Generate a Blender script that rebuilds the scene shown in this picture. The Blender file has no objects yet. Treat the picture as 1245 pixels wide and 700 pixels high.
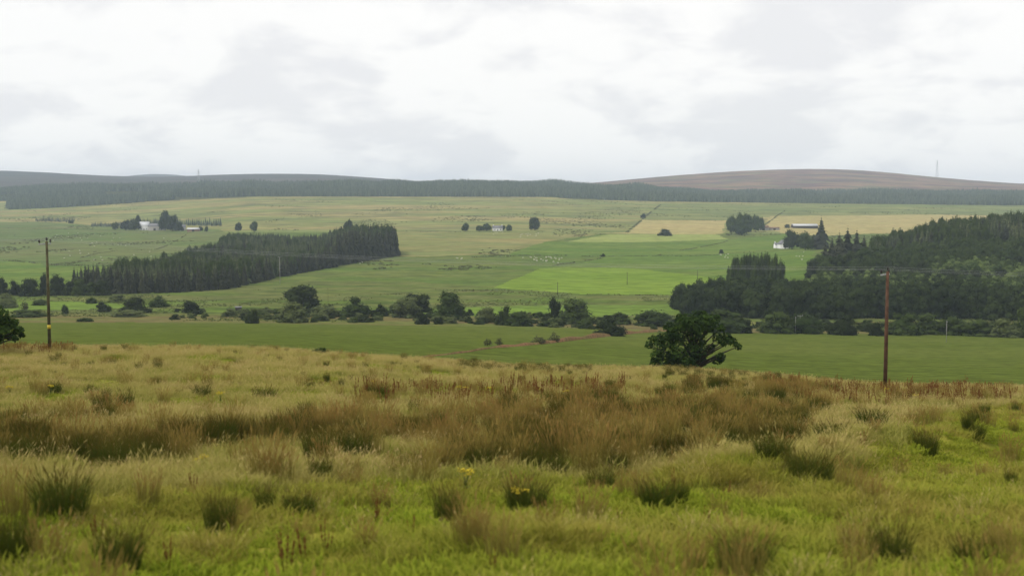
import bpy, math, random
import numpy as np
from mathutils import Vector

C = bpy.context.scene.collection
SC = bpy.context.scene
R = math.radians

# ------------------------------------------------------------------ camera
F, CX, CY, HOR = 1450.0, 622.5, 350.0, 245.0      # focal length in photo pixels, picture centre, level row
PITCH = math.atan((CY - HOR) / F)
cp, sp = math.cos(PITCH), math.sin(PITCH)
cd = bpy.data.cameras.new('camera')
cam = bpy.data.objects.new('camera', cd); C.objects.link(cam)
cam.location = (0, 0, 0); cam.rotation_euler = (R(90) - PITCH, 0, 0)
cd.sensor_width = 36; cd.lens = 36 * F / 1245.0
cd.clip_start = 0.1; cd.clip_end = 30000
cd.dof.use_dof = True; cd.dof.focus_distance = 400
cd.dof.aperture_fstop = cd.lens / 1000 / 0.034       # 34 mm wide opening: only the nearest grass goes soft
SC.camera = cam

# ------------------------------------------------------------------ world, sun, exposure
SUN_EL, SUN_AZ = R(56), R(-105)
w = bpy.data.worlds.new('World'); SC.world = w; w.use_nodes = True
nt = w.node_tree; nt.nodes.clear()
def N(t, typ, **kw):
    n = t.nodes.new(typ)
    for k, v in kw.items():
        if k.startswith('_'): n.inputs[k[1:]].default_value = v
        else: setattr(n, k, v)
    return n
def L(t, a, b): t.links.new(a, b)
def M_(t, op, a, b=None, clamp=False):
    n = t.nodes.new('ShaderNodeMath'); n.operation = op; n.use_clamp = clamp
    for i, v in enumerate((a, b)):
        if v is None: continue
        if isinstance(v, (int, float)): n.inputs[i].default_value = v
        else: t.links.new(v, n.inputs[i])
    return n.outputs[0]
def MIX(t, f, a, b):
    n = t.nodes.new('ShaderNodeMix'); n.data_type = 'RGBA'
    for s, v in ((0, f), (6, a), (7, b)):
        if isinstance(v, (int, float)): n.inputs[s].default_value = v
        elif isinstance(v, tuple): n.inputs[s].default_value = v + (1,) if len(v) == 3 else v
        else: t.links.new(v, n.inputs[s])
    return n.outputs[2]
def MAPR(t, v, a, b, c=0.0, d=1.0):
    n = t.nodes.new('ShaderNodeMapRange'); n.interpolation_type = 'SMOOTHSTEP'
    L(t, v, n.inputs[0])
    for i, x in enumerate((a, b, c, d)): n.inputs[i + 1].default_value = x
    return n.outputs[0]
sky = N(nt, 'ShaderNodeTexSky', sky_type='NISHITA', sun_disc=False)
sky.sun_elevation = SUN_EL; sky.sun_rotation = SUN_AZ
tc = N(nt, 'ShaderNodeTexCoord'); sx = N(nt, 'ShaderNodeSeparateXYZ'); L(nt, tc.outputs['Generated'], sx.inputs[0])
den = M_(nt, 'ADD', M_(nt, 'MAXIMUM', sx.outputs[2], 0.0), 0.34)
cb = N(nt, 'ShaderNodeCombineXYZ')
L(nt, M_(nt, 'DIVIDE', sx.outputs[0], den), cb.inputs[0]); L(nt, M_(nt, 'DIVIDE', sx.outputs[1], den), cb.inputs[1])
n1 = N(nt, 'ShaderNodeTexNoise', _Scale=3.1, _Detail=6.0, _Roughness=0.50, _Distortion=0.5); L(nt, cb.outputs[0], n1.inputs['Vector'])
n2 = N(nt, 'ShaderNodeTexNoise', _Scale=7.5, _Detail=6.0, _Roughness=0.55, _Distortion=0.4); L(nt, cb.outputs[0], n2.inputs['Vector'])
cl = M_(nt, 'ADD', M_(nt, 'MULTIPLY', n1.outputs[0], 0.7), M_(nt, 'MULTIPLY', n2.outputs[0], 0.3))
ccol = MIX(nt, MAPR(nt, cl, 0.40, 0.55), (0.84, 0.838, 0.848), (0.99, 0.98, 0.96))
bs = N(nt, 'ShaderNodeBackground'); L(nt, sky.outputs[0], bs.inputs[0]); bs.inputs[1].default_value = 0.1
bc = N(nt, 'ShaderNodeBackground'); L(nt, ccol, bc.inputs[0]); bc.inputs[1].default_value = 1.0
n3 = N(nt, 'ShaderNodeTexNoise', _Scale=0.8, _Detail=4.0); L(nt, cb.outputs[0], n3.inputs['Vector'])
mxs = N(nt, 'ShaderNodeMixShader'); L(nt, MAPR(nt, n3.outputs[0], 0.28, 0.5, 0.93, 0.99), mxs.inputs[0])
L(nt, bs.outputs[0], mxs.inputs[1]); L(nt, bc.outputs[0], mxs.inputs[2])
wo = N(nt, 'ShaderNodeOutputWorld'); L(nt, mxs.outputs[0], wo.inputs[0])

sd = bpy.data.lights.new('sun', 'SUN'); sd.energy = 2.0; sd.angle = R(10); sd.color = (1.0, 0.96, 0.9)
sun = bpy.data.objects.new('sun', sd); C.objects.link(sun)
sdir = Vector((math.sin(SUN_AZ) * math.cos(SUN_EL), math.cos(SUN_AZ) * math.cos(SUN_EL), math.sin(SUN_EL)))
sun.rotation_euler = sdir.to_track_quat('Z', 'Y').to_euler(); sun.location = (0, 0, 200)

vs = SC.view_settings
vs.view_transform = 'Standard'; vs.look = 'None'; vs.exposure = 0.10; vs.gamma = 1.0; vs.use_curve_mapping = False
SC.cycles.use_denoising = True
SC.cycles.max_bounces = 5; SC.cycles.diffuse_bounces = 3; SC.cycles.transmission_bounces = 2
SC.cycles.volume_bounces = 2; SC.cycles.transparent_max_bounces = 8
SC.cycles.volume_step_rate = 1.0; SC.cycles.volume_max_steps = 32

# ------------------------------------------------------------------ object helpers
def tag(o, label=None, cat=None, group=None, kind=None):
    if label: o['label'] = label
    if cat: o['category'] = cat
    if group: o['group'] = group
    if kind: o['kind'] = kind
    return o
def empty(name, loc, rz=0, scale=(1, 1, 1)):
    o = bpy.data.objects.new(name, None); C.objects.link(o)
    o.location = loc; o.rotation_euler = (0, 0, rz); o.scale = scale; o.empty_display_size = 0.2
    return o
def mesh_np(name, V, faces=None, mats=(), counts=None, attrs=None, smooth=False, midx=None):
    """faces: (n,k) array, or a flat loop array with counts"""
    me = bpy.data.meshes.new(name); V = np.asarray(V, np.float32)
    me.vertices.add(len(V)); me.vertices.foreach_set('co', V.ravel())
    if faces is not None:
        faces = np.asarray(faces, np.int32)
        if counts is None: counts = np.full(len(faces), faces.shape[1], np.int32)
        loops = faces.ravel(); counts = np.asarray(counts, np.int32)
        me.loops.add(len(loops)); me.polygons.add(len(counts))
        me.loops.foreach_set('vertex_index', loops)
        me.polygons.foreach_set('loop_start', np.concatenate(([0], np.cumsum(counts)[:-1])).astype(np.int32))
        if midx is not None: me.polygons.foreach_set('material_index', np.asarray(midx, np.int32))
        if smooth: me.polygons.foreach_set('use_smooth', np.ones(len(counts), bool))
    for k, a in (attrs or {}).items():
        a = np.asarray(a)
        if a.ndim == 2: me.attributes.new(k, 'FLOAT_VECTOR', 'POINT').data.foreach_set('vector', a.astype(np.float32).ravel())
        elif a.dtype.kind == 'i': me.attributes.new(k, 'INT', 'POINT').data.foreach_set('value', a.astype(np.int32))
        else: me.attributes.new(k, 'FLOAT', 'POINT').data.foreach_set('value', a.astype(np.float32))
    for m in mats: me.materials.append(m)
    me.update(calc_edges=True)
    return me
def obj(name, me, parent=None, loc=None, link=True):
    o = bpy.data.objects.new(name, me)
    if link: C.objects.link(o)
    if parent: o.parent = parent
    if loc is not None: o.location = loc
    return o
class MB:
    """collects boxes, tubes and polygons into one mesh"""
    def __init__(s): s.v, s.l, s.c = [], [], []
    def poly(s, pts):
        b = len(s.v); s.v += [tuple(p) for p in pts]; s.l += list(range(b, b + len(pts))); s.c.append(len(pts))
    def faces(s, vs_, fs):
        b = len(s.v); s.v += [tuple(p) for p in vs_]
        for f in fs: s.l += [b + i for i in f]; s.c.append(len(f))
    def box(s, x0, x1, y0, y1, z0, z1):
        s.faces([(x, y, z) for z in (z0, z1) for y in (y0, y1) for x in (x0, x1)],
                [(0, 2, 3, 1), (4, 5, 7, 6), (0, 1, 5, 4), (2, 6, 7, 3), (0, 4, 6, 2), (1, 3, 7, 5)])
    def tube(s, pts, rad, n=8):
        pts = [Vector(p) for p in pts]; rad = rad if hasattr(rad, '__len__') else [rad] * len(pts)
        vs_, fs = [], []
        for i, p in enumerate(pts):
            d = (pts[min(i + 1, len(pts) - 1)] - pts[max(i - 1, 0)]).normalized()
            a = d.cross(Vector((0, 0, 1)) if abs(d.z) < 0.9 else Vector((1, 0, 0))).normalized(); b = d.cross(a)
            vs_ += [p + (a * math.cos(2 * math.pi * k / n) + b * math.sin(2 * math.pi * k / n)) * rad[i] for k in range(n)]
        for i in range(len(pts) - 1):
            for k in range(n):
                fs.append((i * n + k, i * n + (k + 1) % n, (i + 1) * n + (k + 1) % n, (i + 1) * n + k))
        fs.append(tuple(range(n))[::-1]); fs.append(tuple((len(pts) - 1) * n + k for k in range(n)))
        s.faces(vs_, fs)
    def mesh(s, name, m, smooth=False): return mesh_np(name, s.v, s.l, (m,), s.c, smooth=smooth)
    def build(s, name, m, parent=None, loc=None, smooth=False): return obj(name, s.mesh(name, m, smooth), parent, loc)

# ------------------------------------------------------------------ noise and terrain
def vnoise(x, y, seed=0):
    xi, yi = np.floor(x).astype(np.int64), np.floor(y).astype(np.int64)
    fx, fy = x - xi, y - yi; fx = fx * fx * (3 - 2 * fx); fy = fy * fy * (3 - 2 * fy)
    def h(a, b):
        n = (a * 374761393 + b * 668265263 + seed * 974634777) & 0x7fffffff
        n = ((n ^ (n >> 13)) * 1274126177) & 0x7fffffff
        return ((n ^ (n >> 16)) & 0xffff) / 65535.0
    return (h(xi, yi) * (1 - fx) + h(xi + 1, yi) * fx) * (1 - fy) + (h(xi, yi + 1) * (1 - fx) + h(xi + 1, yi + 1) * fx) * fy
def fbm(x, y, seed=0, oct=4):
    s, a, t = 0, 1.0, 0
    for k in range(oct):
        s = s + a * (vnoise(x * 2 ** k, y * 2 ** k, seed + k * 17) - 0.5); t += a; a *= 0.5
    return s / t * 2
def kray(px, py):
    v = (CY - py) / F; dy = cp + v * sp
    return (px - CX) / F / dy, (-sp + v * cp) / dy
def zrow(row, Y): return kray(CX, row)[1] * Y
def proj(x, y, z):
    d = np.maximum(y * cp - z * sp, 0.1)
    return CX + F * x / d, CY - F * (y * sp + z * cp) / d

COLS = [-900, 0, 180, 320, 622, 850, 1050, 1150, 1245, 2100]
# level row of the ground seen at each distance, for every bearing above (a value over 2000 minus 3000 is a height in metres)
T = {
 -60: [2997.6] * 10, 0: [2997.0] * 10, 8: [2996.5] * 10,
 13: [690, 690, 690, 690, 690, 692, 692, 692, 692, 692],
 19: [622, 624, 624, 624, 626, 628, 628, 628, 628, 628],
 30: [548, 550, 551, 551, 555, 560, 563, 564, 565, 565],
 50: [482, 484, 484, 485, 494, 502, 509, 511, 512, 514],
 70: [450, 452, 452, 453, 467, 475, 485, 487, 488, 490],
 88: [434, 436, 435, 436, 454, 460, 474, 477, 478, 480],
 103: [424, 426, 425, 427, 447.5, 452, 469, 472, 474, 476],
 118: [425, 426, 426, 428, 448, 453, 474, 477, 479, 480],
 165: [2978, 2978, 2978, 2977.5, 2974, 2972, 2971, 2971, 2971, 2970],
 230: [414, 414, 414, 415, 437, 444, 455, 456, 457, 460],
 320: [402, 402, 402, 403, 411, 420, 426, 428, 429, 430],
 430: [392, 392, 392, 393, 397, 403, 407, 408, 409, 410],
 500: [381, 381, 381, 382, 385, 391, 394, 396, 397, 398],
 620: [357, 357, 357, 357, 357, 358, 357, 353, 350, 350],
 700: [347, 347, 347, 347, 346, 346, 337, 329, 325, 325],
 800: [337, 337, 337, 336, 334, 335, 320, 304, 298, 298],
 900: [328, 328, 326, 325, 323, 325, 309, 292, 287, 287],
 1050: [317, 317, 313, 311, 311, 313, 303, 291, 287, 287],
 1250: [304, 304, 299, 296, 295, 300, 297, 289, 286, 286],
 1450: [292, 291, 289, 284, 283, 288, 289, 286, 283, 283],
 1750: [277, 278, 278, 269, 268, 273, 276, 275, 274, 274],
 2150: [265, 265, 261, 252, 252, 257, 260, 261, 261, 261],
 2600: [254, 254, 245, 239, 240, 245.5, 247.5, 249, 250, 250],
 3300: [232, 230, 228, 226, 223.5, 235, 237, 236, 235, 235],
}
def toz(v, Y): return v - 3000 if v > 2000 else zrow(v, Y)
RIDGE = [(-900, 206), (-300, 204), (0, 205.5), (60, 208), (110, 211.5), (150, 213), (200, 214), (250, 212), (300, 210), (380, 210), (440, 214), (500, 219), (560, 226),
         (660, 226), (720, 222), (800, 213.5), (880, 207), (940, 204), (985, 203), (1030, 203.8), (1075, 207.5), (1130, 213.5), (1190, 219), (1245, 223), (1500, 226), (2100, 222)]
RIDGE2 = [(-900, 214), (90, 221), (130, 216), (170, 209), (195, 207.5), (220, 209), (255, 217), (300, 221), (2100, 226)]
uc = (np.array(COLS) - CX) / F
UG = np.linspace(-1.15, 1.15, 660); TG = np.linspace(math.log(20.0), math.log(9060.0), 700)   # t = ln(Y + 40)
YG = np.exp(TG) - 40.0
Yk = sorted(T); rows = []
for Y in Yk: rows.append(np.interp(UG, uc, [toz(v, Y) for v in T[Y]]))
pxg = UG * F + CX
for Y, tab, fl in ((3700, None, 0), (5400, RIDGE, 0), (6600, None, 1), (8000, RIDGE2, 0), (9100, None, 2)):
    if tab is not None:
        r = np.interp(pxg, [a for a, b in tab], [b for a, b in tab]); rows.append(np.array([zrow(v, Y) for v in r]))
    elif fl == 0: rows.append(rows[-1] + 6)
    elif fl == 1: rows.append(rows[-1] * 0.75)
    else: rows.append(rows[-1] * 0.6)
    Yk.append(Y)
Zk = np.array(rows); Yk = np.array(Yk, float)
ZG = np.empty((len(YG), len(UG)))
for j in range(len(UG)): ZG[:, j] = np.interp(YG, Yk, Zk[:, j])
def gs(a, sig, ax):
    k = np.exp(-0.5 * (np.arange(-3 * sig, 3 * sig + 1) / sig) ** 2); k /= k.sum()
    return np.apply_along_axis(lambda v: np.convolve(np.pad(v, 3 * sig, mode='edge'), k, 'valid'), ax, a)
ZG = gs(gs(ZG, 4, 0), 4, 1)
def H0(x, y):
    x = np.asarray(x, float); y = np.asarray(y, float)
    u = np.clip(x / np.maximum(y, 14.0), UG[0], UG[-1]); t = np.log(np.maximum(y + 40.0, 20.0))
    fi = np.clip((u - UG[0]) / (UG[1] - UG[0]), 0, len(UG) - 1.001); fj = np.clip((t - TG[0]) / (TG[1] - TG[0]), 0, len(TG) - 1.001)
    i, j = fi.astype(int), fj.astype(int); a, b = fi - i, fj - j
    return (ZG[j, i] * (1 - a) + ZG[j, i + 1] * a) * (1 - b) + (ZG[j + 1, i] * (1 - a) + ZG[j + 1, i + 1] * a) * b
def H(x, y):
    x = np.asarray(x, float); y = np.asarray(y, float)
    near = np.clip((150 - y) / 30, 0, 1); mid = np.clip((y - 430) / 60, 0, 1) * np.clip((9000 - y) / 3000, 0.2, 1)
    hum = 0.26 * fbm(x / 2.4, y / 2.4, 3, 3) + 0.10 * fbm(x / 0.8, y / 0.8, 9, 2)
    ax, ay, bx, by = 1.5, 19.5, 19.0, 43.0; tt = np.clip(((x - ax) * (bx - ax) + (y - ay) * (by - ay)) / ((bx - ax) ** 2 + (by - ay) ** 2), 0, 1)
    dl = np.hypot(x - ax - tt * (bx - ax), y - ay - tt * (by - ay)) + 0.5 * fbm(x / 3, y / 3, 23, 2)
    hum = hum + 0.62 * np.exp(-(dl / 1.0) ** 2) * np.sin(np.pi * np.clip(tt, 0.02, .98)) ** .4          # an old turf bank
    return H0(x, y) + near * hum + mid * (0.5 * fbm(x / 35, y / 50, 5, 3))
def at(px, py, ymin=6.0, ymax=8900.0):
    """ground point seen at a photo pixel"""
    kx, kz = kray(px, py); Ys = np.geomspace(ymin, ymax, 5000); d = H(kx * Ys, Ys) - kz * Ys
    hit = np.nonzero(d >= 0)[0]
    i = hit[0] if len(hit) else int(np.argmax(d))
    Y = Ys[i]
    return np.array([kx * Y, Y, float(H(kx * Y, Y))])
def inpoly(px, py, P):
    P = np.asarray(P, float); ins = np.zeros(np.shape(px), bool); n = len(P); j = n - 1
    for i in range(n):
        xi, yi = P[i]; xj, yj = P[j]
        c = ((yi > py) != (yj > py)) & (px < (xj - xi) * (py - yi) / (yj - yi + 1e-12) + xi)
        ins ^= c; j = i
    return ins

# ------------------------------------------------------------------ materials
def base_mat(name, rough=0.9, spec=0.1):
    m = bpy.data.materials.new(name); m.use_nodes = True; t = m.node_tree
    b = t.nodes['Principled BSDF']; b.inputs['Roughness'].default_value = rough; b.inputs['Specular IOR Level'].default_value = spec
    return m, t, b
def plain(name, col, rough=0.85, spec=0.2, var=0.25, scale=3.0):
    m, t, b = base_mat(name, rough, spec)
    tcn = N(t, 'ShaderNodeTexCoord'); n = N(t, 'ShaderNodeTexNoise', _Scale=scale, _Detail=4.0); L(t, tcn.outputs['Object'], n.inputs['Vector'])
    L(t, MIX(t, MAPR(t, n.outputs[0], 0.3, 0.7), tuple(c * (1 - var) for c in col), tuple(min(1, c * (1 + var)) for c in col)), b.inputs['Base Color'])
    return m
def field_mat(name, a, b_, c=None, s1=60.0, s2=9.0, amt=0.5, camt=0.35, stretch=1.0, bump=0.0):
    """two tones in large patches, a third in finer ones, by position on the ground"""
    m, t, b = base_mat(name, 1.0, 0.0)
    g = N(t, 'ShaderNodeNewGeometry'); mp = N(t, 'ShaderNodeMapping'); mp.inputs['Scale'].default_value = (1.0 / stretch, 1, 1)
    L(t, g.outputs['Position'], mp.inputs['Vector'])
    na = N(t, 'ShaderNodeTexNoise', _Scale=1.0 / s1, _Detail=5.0, _Roughness=0.6); L(t, mp.outputs[0], na.inputs['Vector'])
    nb = N(t, 'ShaderNodeTexNoise', _Scale=1.0 / s2, _Detail=4.0, _Roughness=0.65); L(t, mp.outputs[0], nb.inputs['Vector'])
    col = MIX(t, MAPR(t, na.outputs[0], 0.5 - 0.12, 0.5 + 0.12), a, b_)
    if c: col = MIX(t, MAPR(t, nb.outputs[0], 0.56 - 0.1 * amt, 0.66, 0.0, camt), col, c)
    nf = N(t, 'ShaderNodeTexNoise', _Scale=3.0 / s2, _Detail=3.0, _Roughness=0.7); L(t, mp.outputs[0], nf.inputs['Vector'])
    hv = N(t, 'ShaderNodeHueSaturation'); L(t, col, hv.inputs['Color']); L(t, MAPR(t, nf.outputs[0], 0.36, 0.64, 0.74, 1.26), hv.inputs['Value'])
    L(t, hv.outputs[0], b.inputs['Base Color'])
    if bump:
        bp = N(t, 'ShaderNodeBump', _Strength=0.6, _Distance=bump); L(t, nf.outputs[0], bp.inputs['Height']); L(t, bp.outputs[0], b.inputs['Normal'])
    return m
def leaf_mat(name, dark, light, trans=0.15, nscale=0.5, rnd=0.35):
    """leaf colour varies clump by clump and from plant to plant"""
    m, t, b = base_mat(name, 0.8, 0.04)
    tcn = N(t, 'ShaderNodeTexCoord'); oi = N(t, 'ShaderNodeObjectInfo')
    n = N(t, 'ShaderNodeTexNoise', _Scale=nscale, _Detail=3.0); L(t, tcn.outputs['Object'], n.inputs['Vector'])
    f = M_(t, 'ADD', M_(t, 'MULTIPLY', MAPR(t, n.outputs[0], 0.32, 0.68), 1 - rnd), M_(t, 'MULTIPLY', oi.outputs['Random'], rnd))
    col = MIX(t, f, dark, light); L(t, col, b.inputs['Base Color'])
    tr = N(t, 'ShaderNodeBsdfTranslucent'); L(t, col, tr.inputs[0]); mx = N(t, 'ShaderNodeMixShader'); mx.inputs[0].default_value = trans
    out = t.nodes['Material Output']; L(t, b.outputs[0], mx.inputs[1]); L(t, tr.outputs[0], mx.inputs[2]); L(t, mx.outputs[0], out.inputs[0])
    return m
def blade_mat(name, base, mid, tip, alt, trans=0.25, patch=6.0, pamt=0.6, midpos=0.5):
    """plant colour runs along the stem (attribute h); alt is mixed in plant by plant and in patches"""
    m, t, b = base_mat(name, 0.8, 0.05)
    at_ = N(t, 'ShaderNodeAttribute', attribute_name='h'); rp = N(t, 'ShaderNodeValToRGB')
    L(t, at_.outputs['Fac'], rp.inputs[0]); e = rp.color_ramp.elements
    e[0].color = base + (1,); e[1].color = tip + (1,); x = e.new(midpos); x.color = mid + (1,)
    g = N(t, 'ShaderNodeNewGeometry'); n = N(t, 'ShaderNodeTexNoise', _Scale=1.0 / patch, _Detail=4.0); L(t, g.outputs['Position'], n.inputs['Vector'])
    oi = N(t, 'ShaderNodeObjectInfo')
    f = M_(t, 'MULTIPLY', M_(t, 'ADD', M_(t, 'MULTIPLY', MAPR(t, n.outputs[0], 0.36, 0.64), 0.6), M_(t, 'MULTIPLY', oi.outputs['Random'], 0.4)), pamt)
    col = MIX(t, f, rp.outputs[0], alt)
    L(t, col, b.inputs['Base Color'])
    tr = N(t, 'ShaderNodeBsdfTranslucent'); L(t, col, tr.inputs[0]); mx = N(t, 'ShaderNodeMixShader'); mx.inputs[0].default_value = trans
    out = t.nodes['Material Output']; L(t, b.outputs[0], mx.inputs[1]); L(t, tr.outputs[0], mx.inputs[2]); L(t, mx.outputs[0], out.inputs[0])
    return m

# ------------------------------------------------------------------ the ground, cut along its field boundaries
YR = np.unique(np.concatenate([np.linspace(-30, 8, 14), np.geomspace(8, 122, 300), np.geomspace(122, 430, 80), np.geomspace(430, 2750, 370), np.geomspace(2750, 9000, 90)]))
SS = np.unique(np.concatenate([np.linspace(-0.78, -0.47, 26), np.linspace(-0.47, 0.47, 500), np.linspace(0.47, 0.78, 26)]))
GX = SS[None, :] * (YR[:, None] + 36); GY = np.repeat(YR[:, None], len(SS), 1); GZ = H(GX, GY)
nR, nS = GX.shape
idx = np.arange(nR * nS).reshape(nR, nS)
Q = np.stack([idx[:-1, :-1], idx[:-1, 1:], idx[1:, 1:], idx[1:, :-1]], -1).reshape(-1, 4)
GV = np.stack([GX, GY, GZ], -1).reshape(-1, 3)
QC = GV[Q].mean(1)
wob = fbm(QC[:, 0] / 40, QC[:, 1] / 60, 31, 3) * 14 * np.clip(QC[:, 1] / 900, 0.1, 1)
QPX, QPY = proj(QC[:, 0] + wob * 0.5, QC[:, 1] + wob, QC[:, 2])
QY = QC[:, 1]
# name, label, material colours, pixel outline, distance span
FM = {
 'turf': field_mat('hillside turf', (0.135, 0.162, 0.019), (0.270, 0.237, 0.045), (0.081, 0.119, 0.012), s1=9, s2=1.6, camt=0.6, bump=0.05),
 'crop': field_mat('valley crop', (0.079, 0.102, 0.018), (0.096, 0.116, 0.024), (0.065, 0.087, 0.017), s1=50, s2=5, camt=0.55, stretch=3),
 'rough': field_mat('rough valley grass', (0.095, 0.137, 0.027), (0.124, 0.134, 0.044), (0.049, 0.072, 0.020), s1=30, s2=9, amt=1.0, camt=0.8, stretch=3.0),
 'marsh': field_mat('brown marsh grass', (0.139, 0.118, 0.048), (0.112, 0.132, 0.034), (0.101, 0.065, 0.032), s1=40, s2=7, camt=0.7, stretch=3),
 'bright': field_mat('bright silage grass', (0.126, 0.192, 0.026), (0.151, 0.215, 0.033), (0.115, 0.174, 0.026), s1=70, s2=12, camt=0.6, stretch=4),
 'strip': field_mat('bright low pasture', (0.123, 0.188, 0.030), (0.113, 0.166, 0.032), (0.106, 0.140, 0.037), s1=60, s2=10, camt=0.5, stretch=3),
 'green': field_mat('green pasture', (0.089, 0.144, 0.028), (0.123, 0.166, 0.036), (0.068, 0.107, 0.025), s1=60, s2=12, camt=0.6, stretch=3.5),
 'lime': field_mat('freshly cut grass', (0.215, 0.254, 0.071), (0.231, 0.254, 0.079), (0.186, 0.212, 0.063), s1=60, s2=12, stretch=4),
 'tan': field_mat('ripening hay', (0.333, 0.271, 0.119), (0.293, 0.258, 0.106), (0.324, 0.239, 0.114), s1=70, s2=12, camt=0.5, stretch=4),
 'olive': field_mat('olive hill pasture', (0.226, 0.194, 0.076), (0.155, 0.178, 0.058), (0.221, 0.174, 0.083), s1=80, s2=22, camt=0.6, stretch=3.5),
 'sheepf': field_mat('sheep pasture', (0.091, 0.138, 0.029), (0.123, 0.145, 0.039), (0.061, 0.082, 0.024), s1=50, s2=12, amt=1.0, camt=0.7, stretch=3.0),
 'moor': field_mat('pale hill grazing', (0.262, 0.221, 0.091), (0.161, 0.190, 0.061), (0.089, 0.097, 0.047), s1=110, s2=34, amt=1.0, camt=0.75, stretch=4.0),
 'upper': field_mat('green hill grazing', (0.134, 0.169, 0.055), (0.183, 0.190, 0.069), (0.081, 0.101, 0.044), s1=90, s2=28, amt=1.0, camt=0.75, stretch=4.0),
 'lfield': field_mat('left farm pasture', (0.086, 0.132, 0.036), (0.120, 0.144, 0.047), (0.135, 0.121, 0.058), s1=90, s2=22, amt=1.0, camt=0.55, stretch=4),
 'heath': field_mat('heather moor', (0.085, 0.042, 0.050), (0.215, 0.130, 0.080), (0.115, 0.130, 0.055), s1=130, s2=80, amt=1.0, camt=0.9, stretch=2.4),
 'bluehill': field_mat('far hill heath', (0.071, 0.063, 0.056), (0.054, 0.055, 0.048), (0.088, 0.069, 0.056), s1=500, s2=110, camt=0.6, stretch=3.5),
 'floor': field_mat('forest floor', (0.040, 0.048, 0.024), (0.06, 0.066, 0.028), None, s1=20, s2=5),
 'bank': field_mat('ditch bank', (0.165, 0.094, 0.049), (0.135, 0.101, 0.042), (0.090, 0.075, 0.029), s1=14, s2=3, camt=0.5),
}
FOR_L = [(-60, 232), (0, 223), (130, 222), (330, 219), (560, 218.5), (650, 216), (720, 223), (800, 229), (960, 232), (1040, 227), (1100, 229), (1300, 226),
         (1300, 250.5), (1245, 250), (1000, 247.5), (800, 245), (700, 242.5), (670, 239.5), (320, 239), (180, 245), (160, 247), (60, 253), (10, 255), (6, 250), (40, 244), (-60, 246)]
REG = [  # later entries lie over earlier ones
 ('hill', 'blue grey heather hills on the far skyline', 'bluehill', None, (3300, 9999)),
 ('heather_hill', 'broad purple brown heather hill on the skyline', 'heath', [(560, 150), (3000, 150), (3000, 240), (560, 240)], (3300, 6900)),
 ('rough_meadow', 'rough pale green meadow with dark tussocks on the valley floor', 'rough', [(-3000, 300), (600, 300), (1400, 330), (4000, 330), (4000, 392), (-3000, 384)], (430, 1000)),
 ('marsh_meadow', 'brown reedy grass along the scrub line', 'marsh', [(-3000, 384), (200, 381), (420, 381), (640, 384), (800, 390), (4000, 396), (4000, 420), (-3000, 420)], (425, 600)),
 ('green_strip', 'bright green strip of pasture behind the scrub line', 'strip', [(-50, 368), (60, 366), (200, 372), (60, 378), (-50, 378)], (430, 800)),
 ('green_strip', 'vivid green strip of grass between two round bushes', 'strip', [(555, 374), (640, 371), (820, 371), (830, 383), (700, 385), (555, 383)], (430, 800)),
 ('moor_field', 'pale olive hill grazing below the long conifer plantation', 'moor', [(-3000, 200), (4000, 200), (4000, 284), (900, 284), (700, 281), (490, 281.5), (250, 283), (-3000, 282)], (1050, 3310)),
 ('farm_field', 'wide green pasture dotted with sheep below the farm buildings', 'lfield', [(-900, 270), (60, 270), (150, 277), (262, 279), (300, 290), (240, 325), (140, 323), (60, 322), (0, 318), (-900, 318)], (700, 2300)),
 ('low_field', 'light green field below the dark hedge beside the conifer wood', 'green', [(-900, 318), (0, 318), (60, 322), (145, 323), (170, 326), (100, 352), (-900, 352)], (600, 1300)),
 ('olive_field', 'yellowish olive pasture to the side of the conifer wood', 'olive', [(430, 281), (700, 281.5), (770, 283), (735, 284), (660, 294), (618, 309), (485, 312), (430, 311)], (900, 1700)),
 ('sheep_field', 'green pasture where the sheep flock grazes', 'sheepf', [(400, 320), (484, 312), (640, 310.5), (735, 312), (700, 322), (655, 327), (600, 350), (540, 345), (430, 335), (330, 345)], (620, 1250)),
 ('upper_field', 'green hill field above the tan field', 'upper', [(803, 247), (1300, 250), (1300, 263), (935, 262), (882, 268), (780, 267)], (1400, 2700)),
 ('green_field', 'smooth green field above the wall line', 'green', [(618, 309.5), (660, 294), (890, 291), (960, 284), (985, 300), (885, 308), (735, 311)], (900, 1700)),
 ('lime_field', 'pale lime green strip of freshly cut grass', 'lime', [(688, 294), (738, 285), (868, 284.5), (885, 291), (770, 294.5)], (1000, 1900)),
 ('hay_field', 'tan field of ripening hay', 'tan', [(728, 284), (765, 282), (781, 267.5), (882, 268), (880, 284), (868, 285)], (1000, 2200)),
 ('hay_field', 'long tan hay field beyond the grey roofed barn', 'tan', [(928, 277), (935, 263), (1135, 261), (1300, 264), (1300, 282), (1100, 282), (1000, 287), (960, 285)], (1100, 2300)),
 ('house_field', 'green field in front of the white gabled house', 'green', [(880, 309), (985, 302), (1000, 330), (985, 345), (860, 345), (880, 325)], (700, 1400)),
 ('slope_field', 'mid green field sloping up to the wall line', 'green', [(655, 327), (700, 322), (735, 312), (885, 308.5), (990, 305), (990, 338), (905, 343), (870, 337), (790, 329), (720, 325.5)], (680, 1250)),
 ('silage_field', 'brightest green field in the valley', 'bright', [(598, 350), (655, 327), (720, 325), (790, 328.5), (870, 337), (905, 342), (860, 356), (810, 358.5), (700, 357)], (560, 1050)),
 ('plantation_floor', 'dark ground under the long far plantation', 'floor', FOR_L, (2300, 3700)),
]
reg = np.full(len(Q), -1)
reg[QY < 430] = 100
reg[QY < 122] = 101
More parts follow.
